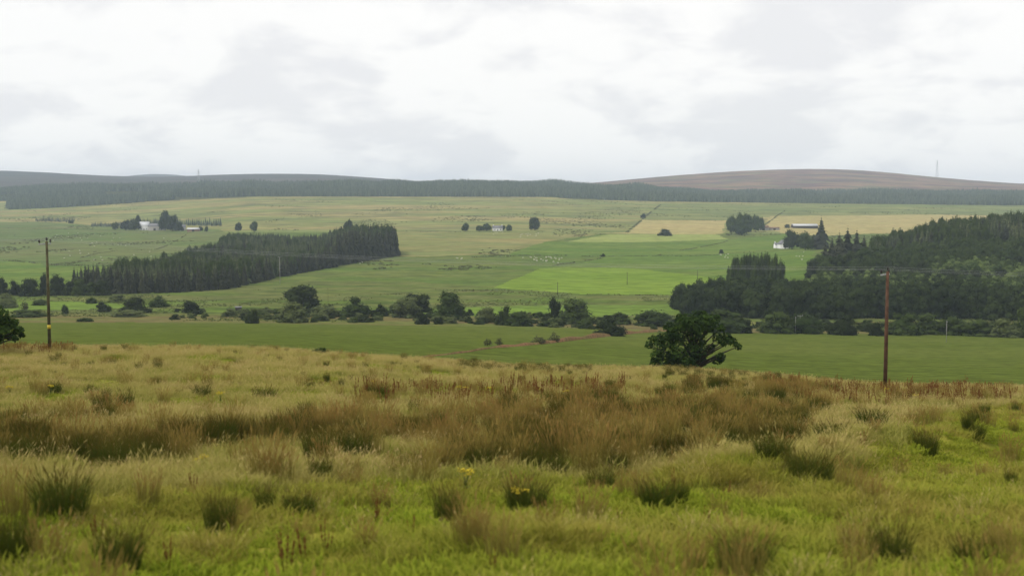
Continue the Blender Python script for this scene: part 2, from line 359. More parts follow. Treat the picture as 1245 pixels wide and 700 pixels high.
for k, (nm, lb, mt, P, (y0, y1)) in enumerate(REG):
    mk = (QY >= y0) & (QY < y1)
    if P is not None: mk &= inpoly(QPX, QPY, P)
    reg[mk] = k
valley = (QY >= 122) & (QY < 470)
edge = np.interp(QPX, [-3000, 330, 560, 720, 860, 1245, 4000], [391, 392.5, 395.5, 401.5, 404, 408.5, 412])
reg[valley & (QPY > edge)] = 100
reg[(QY < 122)] = 101
REG2 = {100: ('crop_field', 'smooth dull green crop field on the valley floor below the rough hillside', 'crop'),
        101: ('hillside', 'rough grassy hillside sloping down to the valley field', 'turf'), -1: ('valley_pasture', 'plain pasture filling the gaps between the valley fields', 'sheepf')}
for k in np.unique(reg):
    nm, lb, mt = REG2[k] if k in REG2 else REG[k][:3]
    f = Q[reg == k]; used, inv = np.unique(f, return_inverse=True)
    o = obj(nm, mesh_np(nm, GV[used], inv.reshape(-1, 4), (FM[mt],), smooth=True))
    tag(o, lb, 'hill' if 'hill' in nm else 'field', kind='structure')

# ------------------------------------------------------------------ scatter by geometry nodes (stuff only)
def scatter(name, P, rot, scl, which, protos, label, cat):
    P = np.asarray(P)
    me = mesh_np(name, P, attrs={'rot': rot, 'scl': scl, 'which': np.asarray(which, np.int32)})
    o = obj(name, me); tag(o, label, cat, kind='stuff')
    ng = bpy.data.node_groups.new(name, 'GeometryNodeTree')
    ng.interface.new_socket('Geometry', in_out='INPUT', socket_type='NodeSocketGeometry')
    ng.interface.new_socket('Geometry', in_out='OUTPUT', socket_type='NodeSocketGeometry')
    gi = ng.nodes.new('NodeGroupInput'); go = ng.nodes.new('NodeGroupOutput')
    ip = ng.nodes.new('GeometryNodeInstanceOnPoints'); ip.inputs['Pick Instance'].default_value = True
    ju = ng.nodes.new('GeometryNodeJoinGeometry')
    for p in protos:
        oi = ng.nodes.new('GeometryNodeObjectInfo'); oi.inputs['Object'].default_value = p; oi.inputs['As Instance'].default_value = True
        ng.links.new(oi.outputs['Geometry'], ju.inputs[0])
    def attr(nm, dt):
        n = ng.nodes.new('GeometryNodeInputNamedAttribute'); n.data_type = dt; n.inputs['Name'].default_value = nm
        return n.outputs['Attribute']
    ng.links.new(gi.outputs[0], ip.inputs['Points']); ng.links.new(ju.outputs[0], ip.inputs['Instance'])
    ng.links.new(attr('which', 'INT'), ip.inputs['Instance Index'])
    ng.links.new(attr('rot', 'FLOAT_VECTOR'), ip.inputs['Rotation']); ng.links.new(attr('scl', 'FLOAT_VECTOR'), ip.inputs['Scale'])
    ng.links.new(ip.outputs[0], go.inputs[0])
    md = o.modifiers.new('scatter', 'NODES'); md.node_group = ng
    return o

# ------------------------------------------------------------------ plant meshes
def leaf_quads(P, Nn, size, rng, asp=1.5):
    """one small bent leaf spray (2 triangles folded) at each point facing roughly along Nn"""
    n = len(P); r = rng.normal(size=(n, 3)); a = np.cross(Nn, r); a /= np.linalg.norm(a, axis=1)[:, None] + 1e-9
    b = np.cross(Nn, a); s = size * rng.uniform(0.6, 1.4, n)[:, None]
    v = np.stack([P - a * s * asp * .5, P + b * s * .5 - Nn * s * .15, P + a * s * asp * .5, P - b * s * .5 - Nn * s * .15], 1).reshape(-1, 3)
    f = np.arange(4 * n).reshape(-1, 4)
    return v, f
def ico_lump(c, r, rng, seg=7, ring=5):
    vs_, fs = [], []
    for i in range(ring + 1):
        th = math.pi * i / ring
        for j in range(seg):
            ph = 2 * math.pi * (j + 0.5 * (i % 2)) / seg; k = rng.uniform(0.82, 1.1)
            vs_.append((c[0] + r[0] * k * math.sin(th) * math.cos(ph), c[1] + r[1] * k * math.sin(th) * math.sin(ph), c[2] + r[2] * k * math.cos(th)))
    for i in range(ring):
        for j in range(seg): fs.append((i * seg + j, (i + 1) * seg + j, (i + 1) * seg + (j + 1) % seg, i * seg + (j + 1) % seg))
    return np.array(vs_), np.array(fs)
def crown_mesh(name, m, seed, lobes, nleaf, leaf, core=0.72, up=0.35):
    """lobes: (centre, radii); leaves spread through the outer shell of every lobe"""
    rng = np.random.default_rng(seed); V, Fs, b = [], [], 0
    vol = np.array([r[0] * r[1] + r[1] * r[2] + r[0] * r[2] for c, r in lobes]); vol = vol / vol.sum()
    for (c, r), q in zip(lobes, vol):
        n = max(8, int(nleaf * q)); d = rng.normal(size=(n, 3)); d[:, 2] += 0.15; d /= np.linalg.norm(d, axis=1)[:, None]
        bump_ = 1 + 0.16 * np.sin(d[:, 0] * 6 + seed) * np.sin(d[:, 1] * 7 + c[0]) + 0.12 * np.sin(d[:, 2] * 9 + c[1])
        rad = rng.uniform(0.74, 1.06, n) * bump_
        P = np.array(c) + d * np.array(r) * rad[:, None]
        nn = d + rng.normal(size=(n, 3)) * 0.38 + np.array([0, 0, up]); nn /= np.linalg.norm(nn, axis=1)[:, None]
        v, f = leaf_quads(P, nn, leaf, rng); V.append(v); Fs.append(f + b); b += len(v)
        if core:
            v, f = ico_lump(c, np.array(r) * core, rng); V.append(v); Fs.append(f + b); b += len(v)
    return mesh_np(name, np.concatenate(V), np.concatenate(Fs), (m,))
def random_lobes(seed, n, w=1.0, h=1.0, z0=0.12, flat=1.0, sq=2.4, foot=True):
    """a crown of unit width and height, its foot at z0"""
    rng = random.Random(seed); out = [((0, 0, z0 + (h - z0) * .40), (w * .36, w * .36, (h - z0) * .42))]
    for i in range(n):
        a = i * 2.4 + rng.uniform(-.5, .5); q = rng.uniform(0.75, 1.0); zz = rng.uniform(0.1, 1) if i % 2 or not foot else rng.uniform(0, .08)
        rr = rng.uniform(0.15, 0.24) * w; rz = rr * rng.uniform(0.8, 1.15) * flat * h / w
        lim = math.sqrt(max(0.03, 1 - zz ** sq)) * (w * .5 - rr * .75)
        out.append(((math.cos(a) * q * lim, math.sin(a) * q * lim, z0 + rz * .65 + zz * (h - z0 - rz * 1.5)), (rr, rr, rz)))
    return out
def trunk_mesh(name, m, seed, h, r, limbs=5, crown_r=0.4, top=0.75):
    rng = random.Random(seed); mb = MB()
    lean = (rng.uniform(-.05, .05) * h, rng.uniform(-.05, .05) * h)
    pts = [(lean[0] * t, lean[1] * t, h * t * top) for t in (0, .08, .3, .6, 1)]
    mb.tube(pts, [r * 1.5, r * 1.05, r * .85, r * .6, r * .25], 7)
    for k in range(limbs):
        a = k * 2.4 + rng.uniform(-.4, .4); t0 = rng.uniform(.25, .65) * top
        p0 = Vector((lean[0] * t0, lean[1] * t0, h * t0)); d = Vector((math.cos(a), math.sin(a), rng.uniform(.3, .9)))
        p1 = p0 + d * crown_r * .45; p2 = p1 + Vector((d.x, d.y, d.z * 1.4)) * crown_r * .4
        mb.tube([p0, p1, p2], [r * .5, r * .35, r * .12], 5)
    return mb.mesh(name, m)
def spruce_crown(name, m, seed, whorls=15, per=9, slim=0.19, irregular=0.25):
    """unit height spruce: whorls of drooping boughs round an inner cone"""
    rng = np.random.default_rng(seed); V, Fs = [], []
    n0 = 0
    for i in range(whorls):
        t = i / (whorls - 1); z = 0.10 + 0.88 * t; R_ = slim * (1 - t ** 1.35) ** 0.95 * (1 + rng.uniform(-irregular, irregular)) + 0.008
        for k in range(max(4, int(per * (1 - 0.5 * t)))):
            a = 2 * math.pi * (k + rng.uniform(-.35, .35)) / per * (per / max(4, int(per * (1 - 0.5 * t)))) + i * 1.3
            r_ = R_ * rng.uniform(0.75, 1.2); wd = r_ * 0.33 + 0.008; dr = r_ * rng.uniform(0.25, 0.6); ca, sa = math.cos(a), math.sin(a)
            p = lambda rr, s, zz: (ca * rr - sa * s, sa * rr + ca * s, zz)
            V += [p(0, 0, z + 0.025), p(r_ * .55, wd, z - dr * .45), p(r_, 0, z - dr + 0.004), p(r_ * .55, -wd, z - dr * .45)]
            Fs.append((n0, n0 + 1, n0 + 2, n0 + 3)); n0 += 4
    for i in range(8):
        a, b = 2 * math.pi * i / 8, 2 * math.pi * (i + 1) / 8; q = slim * .62
        V += [(math.cos(a) * q, math.sin(a) * q, .10), (math.cos(b) * q, math.sin(b) * q, .10), (0, 0, .9), (0, 0, .9)]
        Fs.append((n0, n0 + 1, n0 + 2, n0 + 3)); n0 += 4
    V = np.array(V); Fs = np.array(Fs)
    return mesh_np(name, V, Fs, (m,))

bark = plain('bark', (0.042, 0.034, 0.026), var=0.4, scale=6)
LM = {
 'dark': leaf_mat('dark leaves', (0.014, 0.022, 0.005), (0.036, 0.050, 0.013), rnd=0.5),
 'belt': leaf_mat('belt leaves', (0.008, 0.015, 0.004), (0.050, 0.072, 0.019), rnd=0.7),
 'mid': leaf_mat('green leaves', (0.024, 0.041, 0.009), (0.065, 0.090, 0.020), rnd=0.5),
 'light': leaf_mat('willow leaves', (0.070, 0.090, 0.029), (0.124, 0.146, 0.048)),
 'young': leaf_mat('young wood leaves', (0.037, 0.062, 0.017), (0.181, 0.237, 0.067), rnd=0.75),
 'spruce': leaf_mat('spruce needles', (0.026, 0.038, 0.017), (0.082, 0.100, 0.041), trans=0.05, nscale=3.0, rnd=0.75),
 'sprucedark': leaf_mat('dark spruce needles', (0.018, 0.022, 0.013), (0.050, 0.054, 0.029), trans=0.05, nscale=3.0, rnd=0.75),
 'far': leaf_mat('hazed far spruce needles', (0.042, 0.061, 0.044), (0.120, 0.150, 0.095), trans=0.05, nscale=3.0, rnd=0.75),  # paler needles: part of the distance haze is put into their colour
 'larch': leaf_mat('larch needles', (0.050, 0.067, 0.027), (0.108, 0.123, 0.052), trans=0.05, nscale=3.0, rnd=0.75),
 'oak': leaf_mat('oak leaves', (0.011, 0.025, 0.006), (0.048, 0.085, 0.015), trans=0.2, nscale=0.9, rnd=0.0),
 'thorn': leaf_mat('thorn leaves', (0.053, 0.054, 0.022), (0.083, 0.086, 0.035), nscale=1.0),
}
class Kind:
    """a stock of plant shapes of unit height and unit width that are copied to their places"""
    def __init__(s, crowns, trunks): s.crowns, s.trunks, s.joined = crowns, trunks, None
    def protos(s):
        if s.joined is None:
            s.joined = []
            for c, t in zip(s.crowns, s.trunks):
                nv = len(c.vertices); vc = np.empty(nv * 3, np.float32); c.vertices.foreach_get('co', vc)
                vt = np.empty(len(t.vertices) * 3, np.float32); t.vertices.foreach_get('co', vt)
                def fl(me):
                    l = np.empty(len(me.loops), np.int32); me.loops.foreach_get('vertex_index', l)
                    k = np.empty(len(me.polygons), np.int32); me.polygons.foreach_get('loop_total', k); return l, k
                lc, kc = fl(c); lt, kt = fl(t)
                me = mesh_np(c.name, np.concatenate([vc, vt]).reshape(-1, 3), np.concatenate([lc, lt + nv]), (c.materials[0], t.materials[0]),
                             np.concatenate([kc, kt]), midx=np.concatenate([np.zeros(len(kc)), np.ones(len(kt))]))
                s.joined.append(obj('stock', me, link=False))
        return s.joined
    def place(s, name, loc, w, h, label, cat='tree', group=None, seed=0, depth=None):
        rg = random.Random(seed * 7919 + 13); i = rg.randrange(len(s.crowns)); a = rg.uniform(0, 6.28)
        e = empty(name, loc, 0); tag(e, label, cat, group)
        for nm, me in (('crown', s.crowns[i]), ('trunk', s.trunks[i])):
            o = obj(nm, me, e); o.rotation_euler = (0, 0, a); o.scale = (w, depth or w, h)
            if abs((depth or w) - w) > 0.01: o.rotation_euler = (0, 0, 0 if rg.random() < .5 else math.pi)
        return e
def bush_kind(mk, seed, n=4, leaves=1500, z0=0.0, leaf=0.05, lob=14, w=1.0, flat=1.0, core=0.72, sq=2.4, foot=True):
    return Kind([crown_mesh('crown', LM[mk], seed + k, random_lobes(seed + k, lob, w, 1.0, z0, flat, sq, foot), leaves, leaf, core) for k in range(n)],
                [trunk_mesh('trunk', bark, seed + k, 1.0, 0.03, 5, 0.35, 0.7) for k in range(n)])
def spruce_kind(mk, seed, n=4, **kw):
    return Kind([spruce_crown('crown', LM[mk], seed + k, **kw) for k in range(n)],
                [trunk_mesh('trunk', bark, seed + k, 1.0, 0.012, 0, 0.1, 0.85) for k in range(n)])
K = {
 'dark': bush_kind('dark', 100), 'mid': bush_kind('mid', 120), 'light': bush_kind('light', 140), 'young': bush_kind('young', 160, 6, 800, leaf=0.07),
 'tall': bush_kind('dark', 180, 4, 1700, 0.06, 0.045, 18, sq=3.0, foot=False), 'oval': bush_kind('mid', 190, 4, 1500, 0.06, 0.05, 18, sq=3.0, foot=False), 'belt': bush_kind('belt', 240, 5, 1500, 0.0, 0.05, 16, sq=3.5), 'thorn': bush_kind('thorn', 200, 3, 380, 0.12, 0.07, 7, core=0),
 'upright': bush_kind('mid', 220, 3, 1500, 0.0, 0.045, 18, 1.0, 1.3, sq=9),
 'spruce': spruce_kind('spruce', 300, 5, slim=0.5, irregular=0.35), 'sprucedark': spruce_kind('sprucedark', 320, 5, slim=0.5, irregular=.35),
 'larch': spruce_kind('larch', 360, 4, slim=0.5, irregular=0.4, per=7),
 'farspruce': spruce_kind('far', 340, 4, whorls=7, per=6, slim=0.5),
}
def dist_scale(p): return float(p[1] * cp - p[2] * sp) / F           # metres per photo pixel at a point

# ------------------------------------------------------------------ single bushes and trees of the scrub line
# x, foot row, top row, width in photo pixels, kind, name, label, group
SCRUB = 'bushes along the scrub line'
GEN = {'dark': 'dark green bush of medium size in the scrub line beyond the crop field', 'mid': 'green bush within the long thicket behind the thin pale crop field pole',
       'light': 'pale grey green willow bush in the scrub line beyond the crop field', 'thorn': 'thin ragged thorn bush on the brown ditch bank', 'tall': 'tall dark bush in the scrub line'}
BUSH = [
 (8, 374, 357, 28, 'light', 'wide pale willow bush at the scrub line end beyond the yellow marked pole'), (30, 378, 364, 11, 'thorn', 'thin open sapling beside the wide pale willow bush'), (49, 371, 363, 20, 'mid', 'mid green low bush between the thin sapling and the mossy pole'), (79, 382, 368, 9, 'mid', 'narrow upright bush just beyond the yellow marked pole'),
 (111, 369, 360, 15, 'mid', 'small green bush beside a pale bush in front of the tree row'), (126, 379, 366, 19, 'dark', 'dark bush between the small green bush and the broad dark one'), (143, 367, 357, 24, 'light', 'pale bush at the foot of the tree row'), (165, 380, 361, 40, 'dark', 'broad dark low bush, the widest dark one near the conifer wood'),
 (193, 373, 360, 25, 'mid', 'mid green bush right beside the broad dark low bush'), (233, 380, 364, 24, 'dark', 'lone dark bush between the broad dark bush and the little hut'), (280, 385, 375, 22, 'light', 'low pale bush in front of the little dark hut'),
 (307, 393, 376, 17, 'dark', 'small dark bush beside the little hut at the crop field edge'), (157, 385, 377, 44, 'light', 'low pale thicket in front of the broad dark bush'),
 (36, 385, 376, 50, 'mid', 'long low thicket near the crop field edge by the yellow marked pole'), (103, 391, 385, 22, 'mid', 'lowest bush on the crop field edge'),
 (367, 377, 346, 46, 'tall', 'tall round dark tree, the darkest in the scrub line'), (356, 392, 368, 41, 'light', 'round grey green willow in front of the tall dark tree'), (395, 385, 370, 38, 'light', 'pale spreading bush between the tall dark tree and the round green bush'),
 (432, 385, 361, 40, 'mid', 'round green bush standing apart beside the grey willow'), (465, 384, 369, 17, 'dark', 'small dark bush beside the tiny green bush'), (478, 381, 370, 11, 'mid', 'tiny green bush between the round green bush and the tall dark one'), (507, 379, 353, 38, 'dark', 'tall round dark bush behind a paler round one'),
 (496, 386, 359, 40, 'light', 'round paler bush in front of the tall round dark one'), (546, 388, 355, 44, 'mid', 'large round green bush, twin of the dark pair beside it'), (513, 394, 379, 19, 'dark', 'low dark bush in front of the round paler bush'), (533, 394, 384, 13, 'dark', 'lowest dark bush at the foot of the large round green bush'),
 (594, 392, 373, 31, 'light', 'pale round bush beside the narrow dark bush'), (613, 395, 371, 23, 'dark', 'narrow dark bush rising from low spreading green growth'), (630, 396, 379, 36, 'mid', 'low spreading green bush in front of the narrow dark bush'), (674, 390, 361, 19, 'dark', 'upright dark bush leaning against a wide round thicket'),
 (699, 393, 364, 48, 'mid', 'wide round thicket with an upright dark bush against it'), (711, 399, 383, 21, 'mid', 'low green bush at the foot of the wide round thicket'), (742, 408, 385, 38, 'dark', 'dark round bush where the ditch bank meets the scrub line'),
 (754, 394, 380, 28, 'mid', 'green bush half behind the dark round bush on the ditch bank'), (794, 396, 373, 52, 'mid', 'wide bush beside the crown of the oak'), (880, 404, 376, 66, 'mid', 'wide bush right behind the crown of the oak'), (906, 405, 384, 18, 'dark', 'narrow dark bush beside the wide bush behind the oak'),
 (945, 405, 379, 44, 'mid', 'green bush overlapped by the broad domed bush behind the pale double pole'), (978, 405, 377, 48, 'mid', 'broad domed bush behind the pale double pole'), (1025, 407, 381, 35, 'dark', 'single dark round bush in the gap beside the brown pole'), (1066, 408, 392, 20, 'dark', 'small dark bush right behind the brown pole'),
 (1098, 407, 379, 46, 'mid', 'green bush of the long thicket, next to the brown pole'), (1128, 406, 380, 44, 'mid', None), (1156, 407, 380, 42, 'mid', None), (1186, 408, 384, 52, 'mid', None), (1224, 410, 387, 42, 'light', 'pale bush before the tall bush at the scrub line end'), (1247, 410, 373, 34, 'mid', 'tall bush at the end of the scrub line'),
 (593, 420, 410, 11, 'thorn', None), (607, 420, 410, 11, 'thorn', None), (655, 418, 407, 20, 'thorn', None), (674, 416, 403, 15, 'thorn', None),
 # tree row at the foot of the conifer wood
 (2, 359, 336, 16, 'dark', 'R'), (19, 359, 340, 18, 'dark', 'R'), (37, 360, 338, 27, 'dark', 'R'), (54, 358, 333, 13, 'dark', 'R'), (69, 359, 335, 27, 'dark', 'R'), (84, 359, 342, 16, 'dark', 'R'), (96, 359, 338, 24, 'mid', 'R'),
 (112, 359, 343, 18, 'mid', 'R'), (124, 359, 340, 22, 'dark', 'R'), (-20, 360, 338, 26, 'dark', 'R'),
]
for i, (x, b, t, wd, kd, lb) in enumerate(BUSH):
    p = at(x, b, 130); s = dist_scale(p); p = p - [0, 0, 0.06 * (b - t) * s]
    row = lb == 'R'
    if row: lb = 'round dark tree in the row at the low end of the conifer wood'
    K[kd].place('tree' if row or kd == 'tall' else ('thorn_bush' if kd == 'thorn' else 'bush'), p, wd * s * 1.06, (b - t) * s * 1.10, lb or GEN[kd], 'tree' if row or kd == 'tall' else 'bush',
                'row of trees below the conifer wood' if row else ('thorn bushes on the ditch bank' if kd == 'thorn' and not lb else SCRUB), seed=i)

# low scrub filling the belt between the bushes: nobody could count it
rng = np.random.default_rng(64); sx2 = rng.uniform(-40, 1290, 900); top_ = np.interp(sx2, [0, 400, 640, 900, 1245], [375, 378, 384, 394, 398]); bot_ = np.interp(sx2, [0, 330, 560, 720, 860, 1245], [387, 391, 394, 400, 402.5, 407])
keep = fbm(sx2 / 45, sx2 * 0 + 2, 81, 2) > np.interp(sx2, [0, 250, 350, 1245], [.05, 0, -.25, -.35]); sx2, sy2 = sx2[keep], (top_ + (bot_ - top_) * rng.uniform(0, 1, 900))[keep]
SP = np.array([at(a, b, 380) for a, b in zip(sx2, sy2)]); hh2 = rng.uniform(.7, 2.6, len(SP)) * np.interp(sx2, [0, 300, 1245], [.8, 1, 1.25]); ww2 = hh2 * rng.uniform(1.2, 2.6, len(SP))
st = K['light'].protos() + K['mid'].protos() + K['dark'].protos(); rot = np.zeros((len(SP), 3)); rot[:, 2] = rng.uniform(0, 6.28, len(SP))
scrub_args = (SP - [0, 0, .1], rot, np.stack([ww2, ww2, hh2], 1), rng.integers(0, len(st), len(SP)), st)
scatter('scrub_undergrowth', *scrub_args, 'low tangled scrub filling the belt between the bushes beyond the crop field', 'scrub')

# ------------------------------------------------------------------ far single trees and farm trees
FAR = [
 (140, 279.5, 270, 9, 'mid', 'small tree at the end of the farm garden trees'), (153, 280, 267, 13, 'dark', 'F'), (164, 280, 266, 15, 'dark', 'F'), (168, 277, 262, 9, 'dark', 'F'),
 (201, 280.5, 257, 17, 'tall', 'tallest round tree beside the farm sheds'), (210, 281, 260, 17, 'tall', 'round tree close against the tallest farm tree'), (218, 281, 269, 9, 'dark', 'F'),
 (86, 271.5, 267.5, 7, 'dark', 'tiny lone bush in front of the short conifer belt'), (244, 281, 275, 6, 'mid', 'F'), (251, 282, 275, 5, 'mid', 'F'),
 (290, 281, 270, 9, 'dark', 'lone tree behind the top edge of the conifer wood'), (309, 282, 269, 11, 'light', 'pale tree behind the top edge of the conifer wood'),
 (424, 290, 267, 13, 'tall', 'tall round tree rising above the conifer wood'),
 (566, 281, 271, 10, 'mid', 'lone tree beside the low white cottage'), (583, 281, 274, 10, 'mid', 'C'), (592, 281, 271.5, 12, 'mid', 'C'), (619, 281, 273, 8, 'mid', 'C'), (612, 280, 274, 6, 'mid', 'C'),
 (650, 280, 262.5, 14, 'tall', 'lone tall tree standing apart from the white cottage'),
 (808, 286.5, 278.5, 19, 'dark', 'low dark domed bush standing in the tan hay field'), (782, 265, 259, 8, 'dark', 'small bush on the boundary above the hay field'),
 (889, 285, 262, 14, 'mid', 'P'), (898, 285, 259, 16, 'mid', 'P'), (908, 284, 259.5, 16, 'mid', 'P'), (918, 282, 261, 14, 'mid', 'P'), (925, 280, 264, 10, 'mid', 'P'), (902, 286, 268, 18, 'mid', 'P'),
 (963, 303, 279, 22, 'dark', 'broad dark tree against the white gabled house'), (979, 304, 282, 20, 'mid', 'broad tree between the dark house tree and the lone spruce'), (990, 303, 286, 14, 'dark', 'small dark tree at the foot of the lone tall spruce'),
 (957, 277, 272.5, 8, 'dark', 'low bush at the end of the grey barn'), (877, 308, 303, 6, 'dark', 'lone small bush on the wall line by the upright tree clump'),
 (733, 312, 308, 6, 'dark', 'tiny bush on the wall line above the flock'),
]
LBL = {'F': ('dark tree sheltering the farm sheds', 'farm garden trees'), 'C': ('small tree sheltering the low white cottage', 'cottage trees'),
       'P': ('hazy round tree in the copse beside the tan hay field', 'copse by the hay field')}
for i, (x, b, t, wd, kd, lb) in enumerate(FAR):
    p = at(x, b, 700); s = dist_scale(p); p = p - [0, 0, 0.06 * (b - t) * s]
    lab, g = LBL.get(lb, (lb, None))
    if 'bush' not in lab: kd = 'tall' if kd in ('dark', 'tall') else 'oval'
    K[kd].place('bush' if 'bush' in lab else 'tree', p, wd * s * 1.06, (b - t) * s * 1.10, lab, 'bush' if 'bush' in lab else 'tree', g, seed=500 + i)
for i, (x, b, t, wd, lab) in enumerate([(998, 303, 262, 17, 'lone tall spruce behind the white gabled house'),
                                        (1030, 322, 274, 20, 'tallest spruce at the tip of the mixed wood'), (1020, 324, 280, 20, 'M'), (1041, 322, 277, 18, 'M'), (1011, 327, 287, 18, 'M'), (1003, 330, 292, 16, 'M'), (1050, 320, 284, 16, 'M'), (1024, 328, 290, 20, 'M')]):
    p = at(x, b, 640); s = dist_scale(p)
    K['sprucedark'].place('spruce_tree', p, wd * s * 1.45, (b - t) * s, 'dark spruce in the tight group at the tip of the mixed wood' if lab == 'M' else lab, 'tree', 'spruces at the tip of the mixed wood' if lab == 'M' else None, seed=700 + i)
for i, (x, b, t, wd, kd) in enumerate([(990, 338, 314, 26, 'dark'), (1004, 340, 318, 28, 'mid'), (1018, 336, 308, 28, 'dark'), (1034, 334, 305, 28, 'dark'), (1050, 330, 300, 28, 'mid'), (1068, 326, 296, 30, 'mid')]):
    p = at(x, b, 600); s = dist_scale(p); K[kd].place('broadleaf_tree', p, wd * s, (b - t) * s, 'round broadleaf tree at the foot of the tight spruce group', 'tree', 'trees below the tight spruce group', seed=760 + i)
# upright willow clump
rg = random.Random(5)
for i in range(13):
    x = 889 + i * 5.0 + rg.uniform(-1, 1); b = 348 + rg.uniform(-3, 1); t = 305 + rg.uniform(-1.5, 3) + (8 if i in (0, 12) else 0) + abs(i - 6) * .3
    p = at(x, b, 560); s = dist_scale(p)
    K['upright'].place('willow_tree', p, 13 * s, (b - t) * s, 'upright tree in the square topped clump beside the mixed wood', 'tree', 'square topped clump', seed=800 + i)

# ------------------------------------------------------------------ woods
def fill(poly_px, spacing, seed, ymin, jit=0.42):
    """jittered grid of ground points inside an outline given by photo pixels on the ground"""
    W = np.array([at(x, y, ymin)[:2] for x, y in poly_px]); rng = np.random.default_rng(seed)
    xs = np.arange(W[:, 0].min(), W[:, 0].max(), spacing); ys = np.arange(W[:, 1].min(), W[:, 1].max(), spacing)
    X, Y = np.meshgrid(xs, ys); X = X + rng.uniform(-jit, jit, X.shape) * spacing; Y = Y + rng.uniform(-jit, jit, Y.shape) * spacing
    k = inpoly(X.ravel(), Y.ravel(), W); X, Y = X.ravel()[k], Y.ravel()[k]
    return np.stack([X, Y, H(X, Y) - 0.1], 1)
def plant(P, hfun, wfrac, kind, name, label, group, nobj, stuffname, stufflabel, seed, key=None, mix=None, alt=None):
    rng = np.random.default_rng(seed); h = hfun(P, rng); wd = h * wfrac * rng.uniform(0.85, 1.2, len(P))
    order = np.argsort(P[:, 1] if key is None else key(P)); n = len(K[kind].crowns)
    for j, i in enumerate(order[:nobj]): (K[alt] if alt and (j * 7) % 10 < 3 else K[kind]).place(name, P[i], wd[i], h[i], label, 'tree', group, seed=seed * 1000 + j)
    r = order[nobj:]
    if len(r):
        rot = np.zeros((len(r), 3)); rot[:, 2] = rng.uniform(0, 6.28, len(r))
        st = list(K[kind].protos()); wh = rng.integers(0, n, len(r))
        if mix:                                                     # other kinds grow in drifts through the mass
            for q, (mk_, thr) in enumerate(mix):
                pick = fbm(P[r, 0] / 38, P[r, 1] / 60, 300 + q, 2) + rng.normal(size=len(r)) * .12 > thr; m_ = K[mk_].protos(); wh[pick] = len(st) + rng.integers(0, len(m_), pick.sum()); st += list(m_)
        scatter(stuffname, P[r], rot, np.stack([wd[r], wd[r], h[r]], 1), wh, st, stufflabel, 'wood')
# conifer wood
WOOD = [(88, 357), (150, 357.5), (215, 356), (280, 351), (340, 337), (430, 319.5), (482, 311.5), (478, 305), (420, 302), (340, 300), (283, 302), (262, 312), (225, 323), (190, 333), (140, 344), (105, 352)]
P = fill(WOOD, 4.3, 11, 560)
def wood_h(P, rng):
    px, py = proj(P[:, 0], P[:, 1], P[:, 2])
    h = np.interp(P[:, 1], [600, 700, 850, 1000, 1150, 1300], [12.0, 12.5, 13.5, 14, 14.5, 14])
    tallr = np.clip((px - 385) / 40, 0, 1) * 8.0
    return (h * (1 + 0.22 * fbm(P[:, 0] / 60, P[:, 1] / 60, 8, 2)) + tallr) * rng.uniform(0.72, 1.2, len(P))
frontY = lambda P: P[:, 1] - np.interp(P[:, 0] / P[:, 1], [-.38, -.28, -.236, -.195, -.133, -.097], [612, 622, 655, 770, 950, 1045])
plant(P, wood_h, 0.40, 'sprucedark', 'spruce_tree', 'dark spruce along the outer edge of the conifer wood', 'edge trees of the conifer wood', 250, 'conifer_woods', 'dark conifer wood crossing the valley, the mass behind its edge trees', 21, frontY, mix=[('spruce', -.1), ('larch', .12), ('oval', .3)])
# mixed wood: broadleaf front
FRONT = [(814, 379), (850, 386), (1000, 388), (1245, 389), (1330, 389), (1330, 378), (1180, 372), (985, 366), (880, 362), (826, 366)]
P = fill(FRONT, 6.6, 12, 455)
plant(P, lambda P, r: np.interp(P[:, 0], [60, 85, 110, 190], [9.0, 10.5, 12.5, 13.0]) * r.uniform(0.85, 1.12, len(P)), 0.85, 'belt', 'broadleaf_tree', 'dark rounded broadleaf tree in the front belt of the mixed wood', 'front belt of the mixed wood', 190,
      'broadleaf_woods', 'dark broadleaf mass behind the front belt of the mixed wood', 22)
YOUNG = [(880, 366), (985, 366), (1180, 372), (1330, 378), (1330, 322), (1245, 322), (1150, 326), (1040, 338), (995, 336), (985, 350), (900, 356)]
P = fill(YOUNG, 4.6, 13, 500)
plant(P, lambda P, r: r.uniform(4.5, 7.5, len(P)) * (1 + 0.3 * fbm(P[:, 0] / 30, P[:, 1] / 30, 4, 2)), 0.95, 'young', 'young_tree', 'young pale green tree in the middle of the mixed wood', 'young trees of the mixed wood', 240,
      'young_woods', 'pale green thicket in the middle of the mixed wood', 23, mix=[('mid', .22), ('dark', .3)])
MIDW = [(985, 337), (1040, 338), (1150, 326), (1245, 322), (1330, 322), (1330, 305), (1245, 303), (1150, 308), (1060, 321), (1000, 328)]
P = fill(MIDW, 6.5, 14, 560)
plant(P, lambda P, r: r.uniform(8, 12, len(P)), 0.8, 'mid', 'birch_tree', 'mid height broadleaf tree below the spruces of the mixed wood', 'upper broadleaf belt of the mixed wood', 130,
      'birch_woods', 'mid green broadleaf mass below the spruces of the mixed wood', 24)
CON = [(1052, 318), (1150, 308), (1245, 303), (1330, 305), (1330, 289), (1245, 288.5), (1150, 293.5), (1100, 303), (1060, 310)]
P = fill(CON, 4.8, 15, 600)
plant(P, lambda P, r: np.interp(P[:, 0] / P[:, 1], [.29, .33, .37, .42], [14, 16, 18, 19]) * r.uniform(0.62, 1.15, len(P)), 0.44, 'spruce', 'tall_spruce', 'tall spruce on the skyline of the mixed wood', 'skyline spruces of the mixed wood', 200,
      'spruce_woods', 'spruce mass on top of the mixed wood', 25, key=lambda P: np.random.default_rng(3).random(len(P)), mix=[('sprucedark', .1), ('larch', .25), ('oval', .35)])
